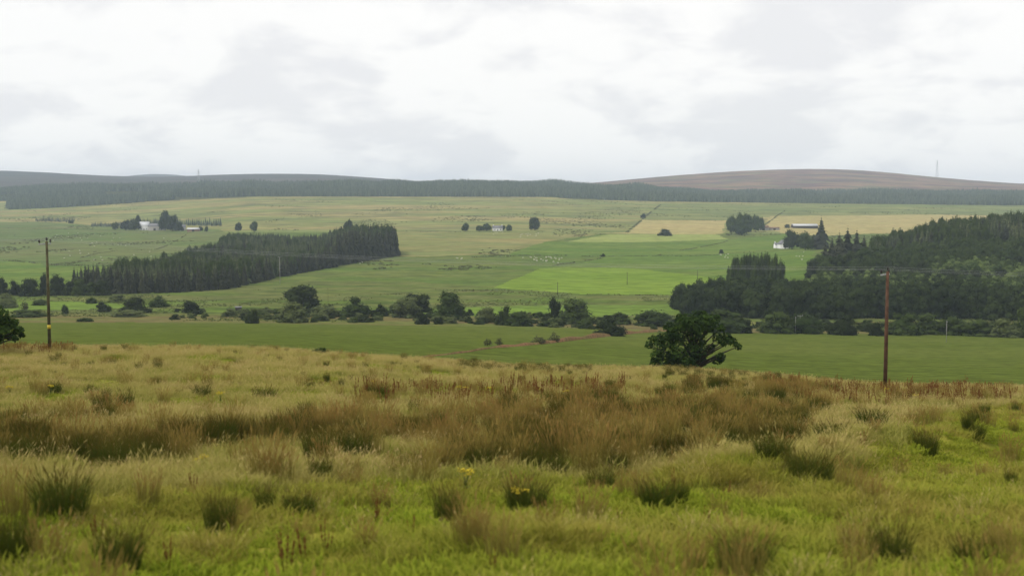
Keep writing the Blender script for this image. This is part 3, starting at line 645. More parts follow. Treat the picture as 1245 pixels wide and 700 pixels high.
# conifer belts by the farm
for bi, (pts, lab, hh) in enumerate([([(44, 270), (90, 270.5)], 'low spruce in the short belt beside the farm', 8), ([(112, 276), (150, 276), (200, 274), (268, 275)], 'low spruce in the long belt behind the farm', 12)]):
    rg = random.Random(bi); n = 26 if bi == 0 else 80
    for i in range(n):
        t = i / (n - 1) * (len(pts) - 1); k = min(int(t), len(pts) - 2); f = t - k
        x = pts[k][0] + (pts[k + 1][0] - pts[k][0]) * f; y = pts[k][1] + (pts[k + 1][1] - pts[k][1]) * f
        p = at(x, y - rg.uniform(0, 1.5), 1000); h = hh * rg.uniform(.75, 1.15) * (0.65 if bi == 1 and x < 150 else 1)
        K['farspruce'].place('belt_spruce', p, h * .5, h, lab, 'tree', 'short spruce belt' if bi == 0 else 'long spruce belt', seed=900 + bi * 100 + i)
# the far plantation: nobody could count it
xs = np.arange(-1500, 1560, 7.0); ys = np.arange(2380, 3560, 7.5)
X, Y = np.meshgrid(xs, ys); rng = np.random.default_rng(77); X = (X + rng.uniform(-3, 3, X.shape)).ravel(); Y = (Y + rng.uniform(-3, 3, Y.shape)).ravel()
Z = H(X, Y); px, py = proj(X, Y, Z)
k = inpoly(px, py, FOR_L) & (np.abs(px - CX) < 720)
gap = fbm(X / 160, Y / 200, 41, 2)
k &= gap < np.where(px < 330, .30, .55)
X, Y, Z = X[k], Y[k], Z[k]
h = 13 * (1 + 1.0 * fbm(X / 120, Y / 150, 43, 3)) * rng.uniform(.7, 1.25, len(X))
rot = np.zeros((len(X), 3)); rot[:, 2] = rng.uniform(0, 6.28, len(X))
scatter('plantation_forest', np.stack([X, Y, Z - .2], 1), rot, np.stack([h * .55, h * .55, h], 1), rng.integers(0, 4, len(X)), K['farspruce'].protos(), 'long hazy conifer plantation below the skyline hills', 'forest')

# ------------------------------------------------------------------ hedges and field walls
hedge_m = leaf_mat('hedge leaves', (0.075, 0.085, 0.036), (0.15, 0.155, 0.068))
HEDGES = [
 ([(-60, 316), (15, 317.5), (40, 320), (70, 323), (110, 324.5), (148, 323.5)], 2.2, 3.0, 'dark winding hedge between the sheep pasture and the light green field'),
 ([(-60, 277.5), (60, 278), (112, 279)], 0.9, 2.0, 'thin straight hedge across the pasture below the farm'),
 ([(98, 313.5), (120, 308), (142, 304.5)], 1.0, 2.0, 'short slanting hedge in the middle of the farm pasture'),
 ([(162, 305), (190, 303.5), (205, 298), (226, 286)], 1.0, 2.0, 'bent hedge climbing from the farm pasture to the farm sheds'),
 ([(484, 313), (508, 312.5)], 2.4, 3.5, 'short thick hedge against the tip of the conifer wood'),
 ([(568, 313.5), (600, 311.5), (640, 311), (690, 311)], 1.3, 2.0, 'dark wall line above the flock of sheep'), ([(692, 311), (735, 312), (800, 311), (886, 309)], 0.8, 1.6, 'faint wall line between two smooth green fields'),
 ([(440, 281.5), (500, 281.5), (560, 282), (640, 282), (700, 283)], 0.9, 2.0, 'long thin hedge passing the low white cottage'),
 ([(556, 354), (580, 354), (600, 353.5), (622, 354)], 2.0, 3.5, 'low brown hedge below the brightest green field'),
 ([(762, 283), (775, 272), (790, 259), (803, 249)], 1.5, 5.0, 'slanting hedge climbing beside the tan hay field'),
 ([(784, 267.5), (840, 267.8), (880, 268.5)], 1.0, 2.5, 'straight hedge along the top of the tan hay field'),
 ([(672, 323), (700, 319), (735, 313)], 1.2, 3.0, 'rough broken bank between the flock and the slope'),
 ([(826, 304.5), (860, 299), (885, 293)], 0.9, 2.0, 'slanting hedge beside the upright tree clump field'), ([(702, 358), (760, 358.5), (812, 359.5)], 0.7, 1.6, 'faint fence growth below the brightest green field'),
 ([(928, 275), (945, 262), (955, 256)], 1.0, 4.0, 'faint hedge climbing behind the hay field copse'),
]
for hi, (pts, hh, hw, lab) in enumerate(HEDGES):
    W = np.array([at(x, y, 500) for x, y in pts]); seg = np.linalg.norm(np.diff(W[:, :2], axis=0), axis=1); cum = np.concatenate(([0], np.cumsum(seg)))
    rng = np.random.default_rng(900 + hi); n = int(cum[-1] * 3.2) + 40; d = rng.uniform(0, cum[-1], n)
    X = np.interp(d, cum, W[:, 0]) + rng.normal(size=n) * hw * .22; Y = np.interp(d, cum, W[:, 1]) + rng.normal(size=n) * hw * .28
    hv = hh * .5 * (1 + 0.6 * fbm(d / 12, d * 0 + hi, 7, 2)); keep = fbm(d / 22, d * 0 + hi * 3.3, 19, 2) > -0.28
    Pp = np.stack([X, Y, H(X, Y) + rng.uniform(0.1, 1, n) * hv], 1)[keep]; nn = rng.normal(size=(len(Pp), 3)) + [0, 0, .8]; nn /= np.linalg.norm(nn, axis=1)[:, None]
    v, f = leaf_quads(Pp, nn, 0.62, rng); o = obj('hedge', mesh_np('hedge', v - W[0], f, (hedge_m,)), loc=W[0]); tag(o, lab, 'hedge')
# brown ditch bank across the crop field
PB = [(512, 434, .15), (560, 429, .35), (600, 422.5, .4), (640, 419.5, .55), (670, 416.5, .8), (720, 410.5, 1.1), (770, 405, 1.0), (810, 402, .6)]
mbk = MB(); W = [at(x, y, 130) for x, y, _ in PB]; ts = np.linspace(0, len(W) - 1, 60); ring = []
for t in ts:
    c = np.array([np.interp(t, range(len(W)), [q[k] for q in W]) for k in range(2)]); q = np.interp(t, range(len(W)), [b[2] for b in PB])
    ring.append([(c[0] + a * .3, c[1] + a * (2.2 + 2.5 * q), float(H(c[0] + a * .3, c[1] + a * (2.2 + 2.5 * q))) + zz * q * (1 + .3 * math.sin(t * 9))) for a, zz in ((-1, -.3), (-.4, .8), (.3, .9), (1, -.3))])
vv = [p for r_ in ring for p in r_]; ff = [(4 * i + j, 4 * i + j + 1, 4 * i + j + 5, 4 * i + j + 4) for i in range(len(ring) - 1) for j in range(3)]
tag(obj('ditch_bank', mesh_np('ditch_bank', vv, np.array(ff), (FM['bank'],), smooth=True)), 'low brown bank along the ditch across the crop field', 'bank', kind='structure')

# ------------------------------------------------------------------ the oak behind the crest and the tree by the yellow marked pole
def big_tree(name, label, px0, Y, lobes_px, leaf, nleaf, trunk_r, seed, mk='oak', spread=0.8):
    u = (px0 - CX) / F; loc = Vector((u * Y, Y, float(H(u * Y, Y)) - 0.1)); rg = random.Random(seed)
    e = empty(name, loc); tag(e, label, 'tree'); lob = []
    for x, y, r in lobes_px:
        kx, kz = kray(x, y); dpt = rg.uniform(-1, 1) * spread * 2.2; yy = Y + dpt; rr = r * Y / F * 0.88
        lob.append(((kx * yy - loc.x, dpt, kz * yy - loc.z), (rr, rr * 1.15, rr * 0.92)))
        for q in range(2):                                          # a few small sprays breaking the outline
            a = rg.uniform(0, 6.28); b = rg.uniform(-.6, 1.0)
            lob.append(((kx * yy - loc.x + math.cos(a) * rr * .8, dpt + rg.uniform(-.5, .5) * rr, kz * yy - loc.z + b * rr * .8), (rr * .36, rr * .4, rr * .3)))
    obj('crown', crown_mesh('crown', LM[mk], seed, lob, nleaf, leaf, core=0.38, up=0.5), e)
    mb = MB(); top = max(c[2] for c, r in lob) * .6
    mb.tube([(0, 0, -.2), (.05, 0, .4), (-.05, .05, top * .5), (.1, 0, top)], [trunk_r * 1.6, trunk_r * 1.1, trunk_r * .9, trunk_r * .5], 10)
    for c, r in lob[::3]:
        c = Vector(c); p0 = Vector((0, 0, min(max(0.5, c.z * .45), top))); md = p0.lerp(c, .55) + Vector((rg.uniform(-.2, .2), rg.uniform(-.2, .2), .15))
        mb.tube([p0, md, c], [trunk_r * .5, trunk_r * .3, trunk_r * .1], 6)
    obj('trunk', mb.mesh('trunk', bark), e)
    return e
big_tree('oak_tree', 'dark spreading oak standing just behind the crest of the rough hillside', 845, 127,
         [(845, 401, 17), (822, 410, 15), (806, 414, 13), (800, 431, 11), (822, 430, 14), (846, 424, 15), (862, 394, 13), (832, 394, 13), (849, 386, 11), (868, 388, 8), (838, 388, 9), (816, 399, 10), (873, 410, 8), (884, 411, 8),
          (891, 415, 7), (898, 421, 5), (871, 437, 7), (877, 434, 7), (863, 424, 7), (789, 419, 6), (795, 413, 7), (812, 440, 11), (836, 440, 13), (852, 438, 10), (858, 387, 8), (880, 418, 5), (826, 386, 6), (876, 399, 6), (797, 440, 8), (822, 442, 9)],
         0.21, 7400, .30, 41)
big_tree('broadleaf_tree', 'dark broadleaf tree on the hillside crest beside the yellow marked pole', -16, 93,
         [(-2, 385, 14), (13, 393, 10), (22, 402, 7), (-18, 378, 18), (-12, 399, 16), (11, 408, 7), (-36, 392, 18), (3, 400, 10), (-5, 412, 9), (26, 407, 4), (-26, 408, 14), (18, 412, 4), (-52, 398, 12)],
         0.19, 4800, .2, 43)

# ------------------------------------------------------------------ power poles and wires
pole_m = plain('weathered pole timber', (0.095, 0.050, 0.032), var=0.35, scale=2.0); pole_old = plain('dark mossy pole timber', (0.075, 0.068, 0.035), var=0.35, scale=2.0)
steel = plain('galvanised steel', (0.34, 0.35, 0.36), 0.5, 0.5, 0.1); black = plain('dark porcelain', (0.02, 0.018, 0.018), 0.35, 0.5, 0.1)
yellow = plain('yellow plate', (0.55, 0.42, 0.04), 0.6, 0.3, 0.08); wire_m = plain('aluminium wire', (0.30, 0.31, 0.32), 0.45, 0.5, 0.05)
grey_pole = plain('grey pole timber', (0.30, 0.29, 0.27), var=0.2)
def pole(px, base, top, rad, wood, label, arm_dir, arm, ymin=60, plate_row=None):
    p = at(px, base, ymin); s = dist_scale(p); h = (base - top) * s; e = empty('power_pole', p); tag(e, label, 'pole', None)
    mb = MB(); mb.tube([(0, 0, -.3), (0, 0, h * .5), (0, 0, h)], [rad * 1.15, rad, rad * .8], 12); mb.build('post', wood, e, smooth=False)
    d = Vector(arm_dir).normalized(); n = Vector((-d.y, d.x, 0)); z = h - .22; tops = []
    mb = MB(); c = [d * -arm + n * -.05, d * arm + n * -.05, d * arm + n * .05, d * -arm + n * .05]
    off = n * (rad + .055)
    mb.faces([q + off + Vector((0, 0, z - .05)) for q in c] + [q + off + Vector((0, 0, z + .05)) for q in c], [(0, 3, 2, 1), (4, 5, 6, 7), (0, 1, 5, 4), (1, 2, 6, 5), (2, 3, 7, 6), (3, 0, 4, 7)])
    mb.build('crossarm', steel, e)
    for a, zz in ((-arm * .94, z + .05), (0, h), (arm * .94, z + .05)):
        q = d * a + (off if a else Vector((0, 0, 0))); mb = MB()
        mb.tube([q + Vector((0, 0, zz)), q + Vector((0, 0, zz + .1))], .02, 6)
        mb.tube([q + Vector((0, 0, zz + k)) for k in (.08, .12, .17, .2, .24, .30, .33)], [.05, .105, .06, .11, .06, .095, .04], 10)
        mb.build('insulator', black, e); tops.append(Vector(p) + q + Vector((0, 0, zz + .31)))
    if plate_row:
        zz = (base - plate_row) * s; mb = MB(); a0 = -1.35; R2 = rad * 1.1 + .012
        mb.tube([(0, 0, zz - .16), (0, 0, zz + .16)], R2, 14); mb.build('warning_plate', yellow, e)
    return e, tops
lp, lt = pole(60.5, 427, 293.5, .125, pole_old, 'dark mossy power pole with a yellow warning band and three black insulators', (.26, 1, 0), .8, 60, 397)
rp, rt = pole(1076, 475, 330, .125, pole_m, 'reddish brown timber power pole on the hillside crest', (.78, 1, 0), .75, 50)
def wire(a, b, sag, r=.0055, label='', ext=False, grp=None):
    mb = MB(); pts = []
    for k in range(25):
        t = k / 24; q = a.lerp(b, t); pts.append(q - Vector((0, 0, sag * 4 * t * (1 - t))))
    mb.tube(pts, r, 5); o = mb.build('power_line', wire_m); tag(o, label, 'wire', grp)
for a, b in zip(lt, rt): wire(a, b, .62, label='thin power line strung between the two hillside poles', grp='power lines between the poles')
for a in rt: wire(a, a + Vector((62, -4, -1.0)), .5, label='thin power line running on past the brown pole', grp='power lines past the brown pole')
for a in lt: wire(a, a + Vector((-60, 9, .8)), .5, label='thin power line running on past the mossy pole', grp='power lines past the mossy pole')
# far poles
FP = [(678, 358, 343, .14, 'thin dark pole at the foot of the brightest green field', 560, 0), (762.5, 346, 331, .14, 'thin dark pole in the middle of the brightest green field', 560, 0),
      (848, 339, 328, .14, 'thin faint pole at the top of the brightest green field', 560, 0), (972.5, 405, 383, .11, 'short pale pole with a cross bar in front of the broad domed bush', 380, 1), (967, 405.5, 385, .07, 'thin pale stay post leaning by the cross bar pole', 380, 0),
      (1150.5, 416, 390, .08, 'thin pale pole standing in the crop field', 300, 0), (340.5, 346, 312, .14, 'pale pole with a cross bar before the conifer wood', 560, 1), (693.5, 390, 374, .06, 'thin pale post before the wide round thicket', 380, 0),
      (399, 376, 350, .06, 'thin faint pole beside the tall dark scrub tree', 430, 0)]
for x, b, t, r_, lab, ym, bar in FP:
    p = at(x, b, ym); s = dist_scale(p); h = (b - t) * s; e = empty('far_pole', p); tag(e, lab, 'pole')
    pale = 'pale' in lab; m_ = grey_pole if pale else pole_old
    mb = MB(); mb.tube([(0, 0, -.3), (0, 0, h * .5), (0, 0, h)], [r_ * 1.1, r_, r_ * .85], 8); mb.build('post', m_, e)
    mb = MB(); aw = 1.0 if bar else .25; mb.box(-aw, aw, -r_ - .09, -r_, h - .35, h - .2); ca = mb.build('crossarm', m_, e)
    for a in ((-aw * .85, aw * .85) if bar else (0.0,)):
        mb = MB(); mb.tube([(a, -r_ * .5 if not bar else -r_ - .05, h - .2 if bar else h), (a, -r_ * .5 if not bar else -r_ - .05, h + .15)], .07, 6); mb.build('insulator', black if not pale else steel, e)

# ------------------------------------------------------------------ lattice towers on the skyline
def tower(px, Y, toprow, baserow, bw, label):
    u = (px - CX) / F; x = u * Y; zb = float(H(x, Y)); h = -(toprow - HOR) / F * Y - zb
    e = empty('lattice_tower', (x, Y, zb)); tag(e, label, 'tower'); m = steel; r = h * .002 + .06
    lv = [0, .2, .4, .58, .74, .88, 1.0]; wd = lambda t: bw * (1 - t) ** .8 * .5 + .35
    for sx_, sy_ in ((-1, -1), (1, -1), (1, 1), (-1, 1)):
        mb = MB(); mb.tube([(sx_ * wd(t), sy_ * wd(t), h * t) for t in lv], r, 5); mb.build('leg', m, e)
    mb = MB()
    for a, b in zip(lv[:-1], lv[1:]):
        for (s0, s1) in (((-1, -1), (1, -1)), ((1, -1), (1, 1)), ((1, 1), (-1, 1)), ((-1, 1), (-1, -1))):
            mb.tube([(s0[0] * wd(a), s0[1] * wd(a), h * a), (s1[0] * wd(b), s1[1] * wd(b), h * b)], r * .6, 4)
            mb.tube([(s1[0] * wd(a), s1[1] * wd(a), h * a), (s0[0] * wd(b), s0[1] * wd(b), h * b)], r * .6, 4)
    mb.build('bracing', m, e)
    for t, aw in ((.7, .16), (.82, .13), (.93, .1)):
        mb = MB(); mb.tube([(-h * aw, 0, h * t), (0, 0, h * (t + .02)), (h * aw, 0, h * t)], r * .8, 4); mb.build('crossarm', m, e)
tower(1137, 5250, 195, 214, 9, 'tall lattice pylon on the shoulder of the heather hill'); tower(243, 3480, 206, 217, 7, 'faint lattice pylon above the far plantation and blue hills')

# ------------------------------------------------------------------ buildings
white = plain('white harling', (0.78, 0.77, 0.74), var=0.05); slate = plain('grey slate', (0.17, 0.17, 0.18), var=0.2); stonew = plain('grey stone', (0.33, 0.31, 0.28), var=0.2)
sheet = plain('pale sheet roofing', (0.52, 0.53, 0.54), 0.6, 0.3, 0.08); brown = plain('rust brown sheeting', (0.20, 0.13, 0.09), var=0.2); glass = plain('window glass', (0.03, 0.035, 0.04), 0.15, 0.5, 0.1)
wood_d = plain('dark boards', (0.045, 0.035, 0.028), var=0.3)
def house(name, label, px, row, wpx, dm, eave, ridge, wall, roof, rz=0.0, windows=2, door=True, chimney=True, ymin=700, gable_front=False):
    p = at(px, row, ymin); s = dist_scale(p); Lx = wpx * s * .5; e = empty(name, p, rz); tag(e, label, 'barn' if 'barn' in name or 'shed' in name else 'house')
    if gable_front: a, b = dm * .5, Lx
    else: a, b = Lx, dm * .5
    ridge_along_x = not gable_front
    mb = MB(); zb = -1.2
    if ridge_along_x:
        A = [(-a, -b), (a, -b), (a, b), (-a, b)]; g0, g1 = (-a, 0, ridge), (a, 0, ridge)
        V = [(x, y, zb) for x, y in A] + [(x, y, eave) for x, y in A] + [g0, g1]
        mb.faces(V, [(0, 1, 5, 4), (2, 3, 7, 6), (1, 2, 6, 9, 5), (3, 0, 4, 8, 7), (4, 5, 9, 8), (6, 7, 8, 9)])
    else:
        A = [(-b, -a), (b, -a), (b, a), (-b, a)]; V = [(x, y, zb) for x, y in A] + [(x, y, eave) for x, y in A] + [(0, -a, ridge), (0, a, ridge)]
        mb.faces(V, [(0, 1, 5, 8, 4), (2, 3, 7, 9, 6), (1, 2, 6, 5), (3, 0, 4, 7), (4, 8, 9, 7), (5, 6, 9, 8)])
    mb.build('wall', wall, e)
    r = None; half = b; k = (ridge - eave) / half; o_ = .35; th = .16
    for sgn in (-1, 1):
        mb = MB(); lo = (half + o_) * sgn; zl = eave - k * o_ + .03; L0 = a + .3
        P4 = [(-L0, lo, zl), (L0, lo, zl), (L0, 0, ridge + .03), (-L0, 0, ridge + .03)]
        P4 += [(x, y, z + th) for x, y, z in P4]
        if not ridge_along_x: P4 = [(y, x, z) for x, y, z in P4]
        mb.faces(P4, [(0, 3, 2, 1), (4, 5, 6, 7), (0, 1, 5, 4), (1, 2, 6, 5), (2, 3, 7, 6), (3, 0, 4, 7)])
        q = mb.build('roof', roof, e); r = r or q
    if chimney:
        for cx_ in ((-a * .85, a * .85) if ridge_along_x else (-a * .85,)):
            mb = MB(); x0, y0 = (cx_, 0) if ridge_along_x else (0, cx_)
            mb.box(x0 - .45, x0 + .45, y0 - .35, y0 + .35, ridge - .3, ridge + 1.3); mb.box(x0 - .52, x0 + .52, y0 - .42, y0 + .42, ridge + 1.3, ridge + 1.45); mb.build('chimney', wall, r)
    fr = -(b if ridge_along_x else a); wspan = (a if ridge_along_x else b) * 1.7
    for i in range(windows):
        x = -wspan / 2 + wspan * (i + .5) / windows
        if door and windows % 2 and i == windows // 2: continue
        f = MB(); f.box(x - .6, x + .6, fr - .05, fr + .02, .9, 2.2); wn = f.build('window', white if wall is not white else stonew, e)
        g = MB(); g.box(x - .48, x + .48, fr - .07, fr - .055, 1.0, 2.1); g.build('pane', glass, wn)
    if door:
        mb = MB(); dw = 1.6 if 'barn' in name or 'shed' in name else .5; mb.box(-dw, dw, fr - .06, fr + .02, -.6, 2.1 if dw < 1 else min(3.2, eave - .3)); mb.build('door', wood_d, e)
    return e
house('farm_house', 'white gabled building catching the light at the farm', 176, 279.5, 11, 12, 6.5, 11.5, white, sheet, R(8), 3, True, False, 1200)
house('farm_barn', 'long grey barn with a dark roof beside the white farm gable', 190, 280, 17, 12, 6.2, 9.5, stonew, slate, R(-5), 0, True, False, 1200)
house('farm_shed', 'small grey shed beyond the tall farm trees', 222, 280.5, 7, 9, 5, 8, stonew, slate, R(20), 0, True, False, 1200)
house('farm_shed', 'low brown shed at the yard end of the farm', 236, 281.5, 15, 10, 3.2, 4.8, brown, sheet, R(0), 0, True, False, 1200)
house('cottage', 'low white cottage among small trees on the open hillside', 605, 280.5, 12, 7, 3.6, 6.2, white, slate, R(4), 3, True, True, 1200)
house('gable_house', 'white gabled house with a dark arched front against broad trees', 952, 302, 10, 12, 4.2, 8.0, white, slate, R(6), 0, True, True, 800, gable_front=True)
house('house_wing', 'low white wing of the gabled house', 945, 301.5, 7, 6, 3.2, 5.0, white, slate, R(6), 1, False, True, 800)
house('long_barn', 'long low barn with a pale grey roof in front of the hay field', 978, 277.5, 30, 14, 3.6, 6.0, wood_d, sheet, R(2), 0, False, False, 1100)
house('brown_barn', 'brown roofed barn beside the copse', 928, 279.5, 12, 12, 3.2, 6.0, stonew, brown, R(-8), 0, True, False, 1100)
house('brown_shed', 'low brown shed between the copse barn and the long pale roof', 941, 279.5, 12, 10, 2.4, 3.8, stonew, brown, R(-4), 0, True, False, 1100)
# little hut on posts
p = at(290, 380, 400); e = empty('field_hut', p, R(10)); tag(e, 'little dark hut on posts standing in the scrub line', 'hut')
for sx_ in (-1, 1):
    for sy_ in (-1, 1):
        mb = MB(); mb.tube([(sx_ * 1.05, sy_ * .8, -.3), (sx_ * 1.05, sy_ * .8, 1.2)], .09, 6); mb.build('post', wood_d, e)
mb = MB(); mb.box(-1.25, 1.25, -1, 1, .9, 2.2); mb.build('cabin', wood_d, e)
mb = MB(); mb.faces([(-1.5, -1.25, 2.22), (1.5, -1.25, 2.22), (1.5, 1.25, 2.5), (-1.5, 1.25, 2.5), (-1.5, -1.25, 2.34), (1.5, -1.25, 2.34), (1.5, 1.25, 2.62), (-1.5, 1.25, 2.62)],
                    [(0, 3, 2, 1), (4, 5, 6, 7), (0, 1, 5, 4), (1, 2, 6, 5), (2, 3, 7, 6), (3, 0, 4, 7)]); mb.build('roof', slate, e)

# ------------------------------------------------------------------ sheep
wool = plain('wool', (0.60, 0.57, 0.49), var=0.08)
def sheep_mesh():
    J = [((0, 0, .62), .27), ((.32, 0, .64), .27), ((-.34, 0, .63), .26), ((.52, 0, .66), .17), ((.70, 0, .52), .10), ((.80, 0, .36), .085), ((.86, 0, .24), .055), ((-.56, 0, .66), .07), ((-.60, 0, .48), .045)]
    E = [(0, 1), (1, 3), (3, 4), (4, 5), (5, 6), (0, 2), (2, 7), (7, 8)]
    for x, par in ((.30, 1), (-.34, 2)):
        for y in (-.13, .13):
            b = len(J); J += [((x, y, .42), .10), ((x + (.02 if par == 1 else -.05), y, .22), .05), ((x, y, .02), .045)]; E += [(par, b), (b, b + 1), (b + 1, b + 2)]
    for y in (-.1, .1): J.append(((.74, y * 1.3, .50), .035)); E.append((4, len(J) - 1))
    me = bpy.data.meshes.new('sheep'); me.from_pydata([j for j, _ in J], E, [])
    o = bpy.data.objects.new('stock', me); C.objects.link(o); md = o.modifiers.new('s', 'SKIN')
    for v, (_, r_) in zip(me.skin_vertices[0].data, J): v.radius = (r_, r_)
    me.skin_vertices[0].data[0].use_root = True
    sm = o.modifiers.new('d', 'SUBSURF'); sm.levels = sm.render_levels = 1
    dg = bpy.context.evaluated_depsgraph_get(); out = bpy.data.meshes.new_from_object(o.evaluated_get(dg)); out.name = 'sheep'; out.materials.clear(); out.materials.append(wool)
    bpy.data.objects.remove(o); return out
shm = sheep_mesh(); rg = random.Random(9)
FLOCKS = [(30, [(628, 314), (640, 313), (660, 312.5), (690, 314), (692, 320), (670, 321), (650, 319), (635, 317)], 'white sheep grazing in the flock below the dark wall line', 'flock below the wall line'),
          (24, [(70, 284), (120, 281), (215, 284), (200, 297), (150, 300), (100, 300), (60, 300)], 'white sheep scattered over the pasture below the farm', 'sheep below the farm'),
          (12, [(60, 304), (120, 303), (195, 306), (190, 314), (150, 319), (80, 316)], 'white sheep lower down the farm pasture near the conifer wood', 'sheep near the conifer wood'),
          (14, [(590, 283), (660, 283), (650, 289), (600, 289)], 'white sheep on the olive slope below the low cottage', 'sheep below the cottage'),
          (6, [(872, 309), (890, 309), (888, 314), (874, 313)], 'white sheep by the lone bush on the wall line', 'sheep by the wall line bush'),
          (3, [(435, 318), (442, 318), (442, 321), (435, 321)], 'white sheep at the corner of the conifer wood', 'sheep at the wood corner'), (4, [(552, 314), (562, 314), (562, 321), (552, 321)], 'white sheep standing apart from the flock', 'sheep apart from the flock'),
          (5, [(960, 306), (980, 306), (978, 318), (964, 318)], 'white sheep in the field before the gabled house', 'sheep before the gabled house')]
for n, P_, lab, g in FLOCKS:
    P_ = np.array(P_, float); k = 0
    while k < n:
        x, y = rg.uniform(P_[:, 0].min(), P_[:, 0].max()), rg.uniform(P_[:, 1].min(), P_[:, 1].max())
        if not inpoly(np.array([x]), np.array([y]), P_)[0]: continue
        p = at(x, y, 560); o = obj('sheep', shm, loc=p); o.rotation_euler = (0, 0, rg.choice([0, math.pi]) + rg.uniform(-.8, .8)); q = rg.uniform(.85, 1.1); o.scale = (q, q, q)
        tag(o, lab, 'sheep', g); k += 1

# ------------------------------------------------------------------ grasses, rushes and weeds of the hillside
def blades(seed, n, rad, h0, h1, wd, lean, bend, seed_head=0.0, upright=0.0):
    """n tapering blades rising from a disc; attribute h runs 0..1 from root to tip"""
    rng = np.random.default_rng(seed); a = rng.uniform(0, 6.28, n); r_ = rad * np.sqrt(rng.uniform(0, 1, n)); root = np.stack([np.cos(a) * r_, np.sin(a) * r_, np.full(n, -.03)], 1)
    b = a + rng.normal(size=n) * 1.0; out = np.stack([np.cos(b), np.sin(b), np.zeros(n)], 1); hh = rng.uniform(h0, h1, n)[:, None]
    ln = (lean * rng.uniform(.2, 1.2, n) + 0.35 * r_ / max(rad, .01) * upright)[:, None]
    c = rng.uniform(0, 6.28, n); sd = np.stack([np.cos(c), np.sin(c), np.zeros(n)], 1) * (wd * rng.uniform(.6, 1.3, n))[:, None]
    mid_ = root + out * hh * ln * .45 + np.array([0, 0, 1]) * hh * .58; tip = root + out * hh * (ln + bend) + np.array([0, 0, 1]) * hh * (1 - bend * .4)
    V = np.stack([root - sd, root + sd, mid_ + sd * .8, mid_ - sd * .8, tip], 1).reshape(-1, 3); hA = np.tile([0, 0, .55, .55, 1.0], n)
    k = np.arange(n)[:, None] * 5; loops = np.concatenate([k + [0, 1, 2, 3], k + [3, 2, 4]], 1).ravel(); cnt = np.tile([4, 3], n)
    if seed_head > 0:
        m = int(n * seed_head); d = tip[:m] - mid_[:m]; s3 = sd[:m] / (np.linalg.norm(sd[:m], axis=1)[:, None] + 1e-9) * max(wd * 1.7, .008); t3 = tip[:m]; b0 = len(V)
        V2 = np.stack([t3 - d * .42, t3 - d * .2 + s3, t3 + d * .08, t3 - d * .2 - s3], 1).reshape(-1, 3); V = np.concatenate([V, V2]); hA = np.concatenate([hA, np.full(4 * m, 1.0)])
        loops = np.concatenate([loops, np.arange(4 * m) + b0]); cnt = np.concatenate([cnt, np.full(m, 4)])
    return V, loops, cnt, hA
def blade_mesh(name, m, *a, **k):
    V, l, c, hA = blades(*a, **k); return mesh_np(name, V, l, (m,), c, attrs={'h': hA})
turf_m = blade_mat('turf blades', (0.110, 0.160, 0.020), (0.225, 0.255, 0.036), (0.385, 0.350, 0.078), (0.480, 0.385, 0.135), patch=3, pamt=.68)
straw_m = blade_mat('seeding grass', (0.160, 0.190, 0.030), (0.380, 0.315, 0.098), (0.540, 0.400, 0.180), (0.400, 0.370, 0.088), patch=4, pamt=.7)
rush_m = blade_mat('rush stems', (0.046, 0.082, 0.008), (0.064, 0.094, 0.012), (0.124, 0.090, 0.019), (0.099, 0.103, 0.017), patch=4, pamt=.45, midpos=.62)
brush_m = blade_mat('brown rush stems', (0.124, 0.147, 0.022), (0.195, 0.166, 0.037), (0.293, 0.169, 0.053), (0.273, 0.224, 0.053), patch=2.2, pamt=.95, midpos=.45)
dock_m = blade_mat('dock stalks', (0.140, 0.110, 0.024), (0.190, 0.085, 0.027), (0.200, 0.078, 0.025), (0.140, 0.075, 0.024), patch=2, pamt=.3)
flower_m = plain('yellow flower heads', (0.55, 0.43, 0.03), var=0.1); stem_m = blade_mat('weed stems', (0.07, 0.10, 0.02), (0.10, 0.14, 0.035), (0.13, 0.16, 0.04), (0.12, 0.12, 0.04))
moss_m = blade_mat('mossy turf', (0.125, 0.187, 0.012), (0.233, 0.305, 0.022), (0.331, 0.358, 0.034), (0.285, 0.262, 0.041), patch=3, pamt=.6)
olive_m = blade_mat('rough turf', (0.116, 0.178, 0.014), (0.232, 0.277, 0.026), (0.390, 0.370, 0.057), (0.308, 0.244, 0.055), patch=2.5, pamt=.8)
ROUGH = [obj('stock', blade_mesh('rough', olive_m, 80 + k, 120, .38, .06, .26, .0075, .6, .35), link=False) for k in range(3)]
TURF = [obj('stock', blade_mesh('turf', turf_m, 10 + k, 95, .42, .10, .34, .0075, .55, .30), link=False) for k in range(4)]
MOSS = [obj('stock', blade_mesh('moss', moss_m, 20 + k, 150, .40, .035, .12, .0085, .7, .35), link=False) for k in range(3)]
STRAW = [obj('stock', blade_mesh('straw', straw_m, 30 + k, 60, .40, .25, .52, .0042, .38, .16, .45), link=False) for k in range(4)]
RUSHM = [blade_mesh('rush', rush_m, 40 + k, 620, .27, .40, .95, .0040, .11, .05, .25, .45) for k in range(4)]
BRUSHM = [blade_mesh('brown_rush', brush_m, 50 + k, 130, .24, .42, .85, .0058, .13, .06, .55, .35) for k in range(4)]
tuss_m = blade_mat('tussock blades', (0.105, 0.140, 0.037), (0.149, 0.175, 0.053), (0.205, 0.196, 0.081), (0.112, 0.140, 0.043), patch=30, pamt=.7)
TUSS = [obj('stock', blade_mesh('tussock', tuss_m, 70 + k, 40, .5, .4, .9, .05, .4, .2), link=False) for k in range(4)]
RUSH = [obj('stock', m, link=False) for m in RUSHM]; BRUSH = [obj('stock', m, link=False) for m in BRUSHM]
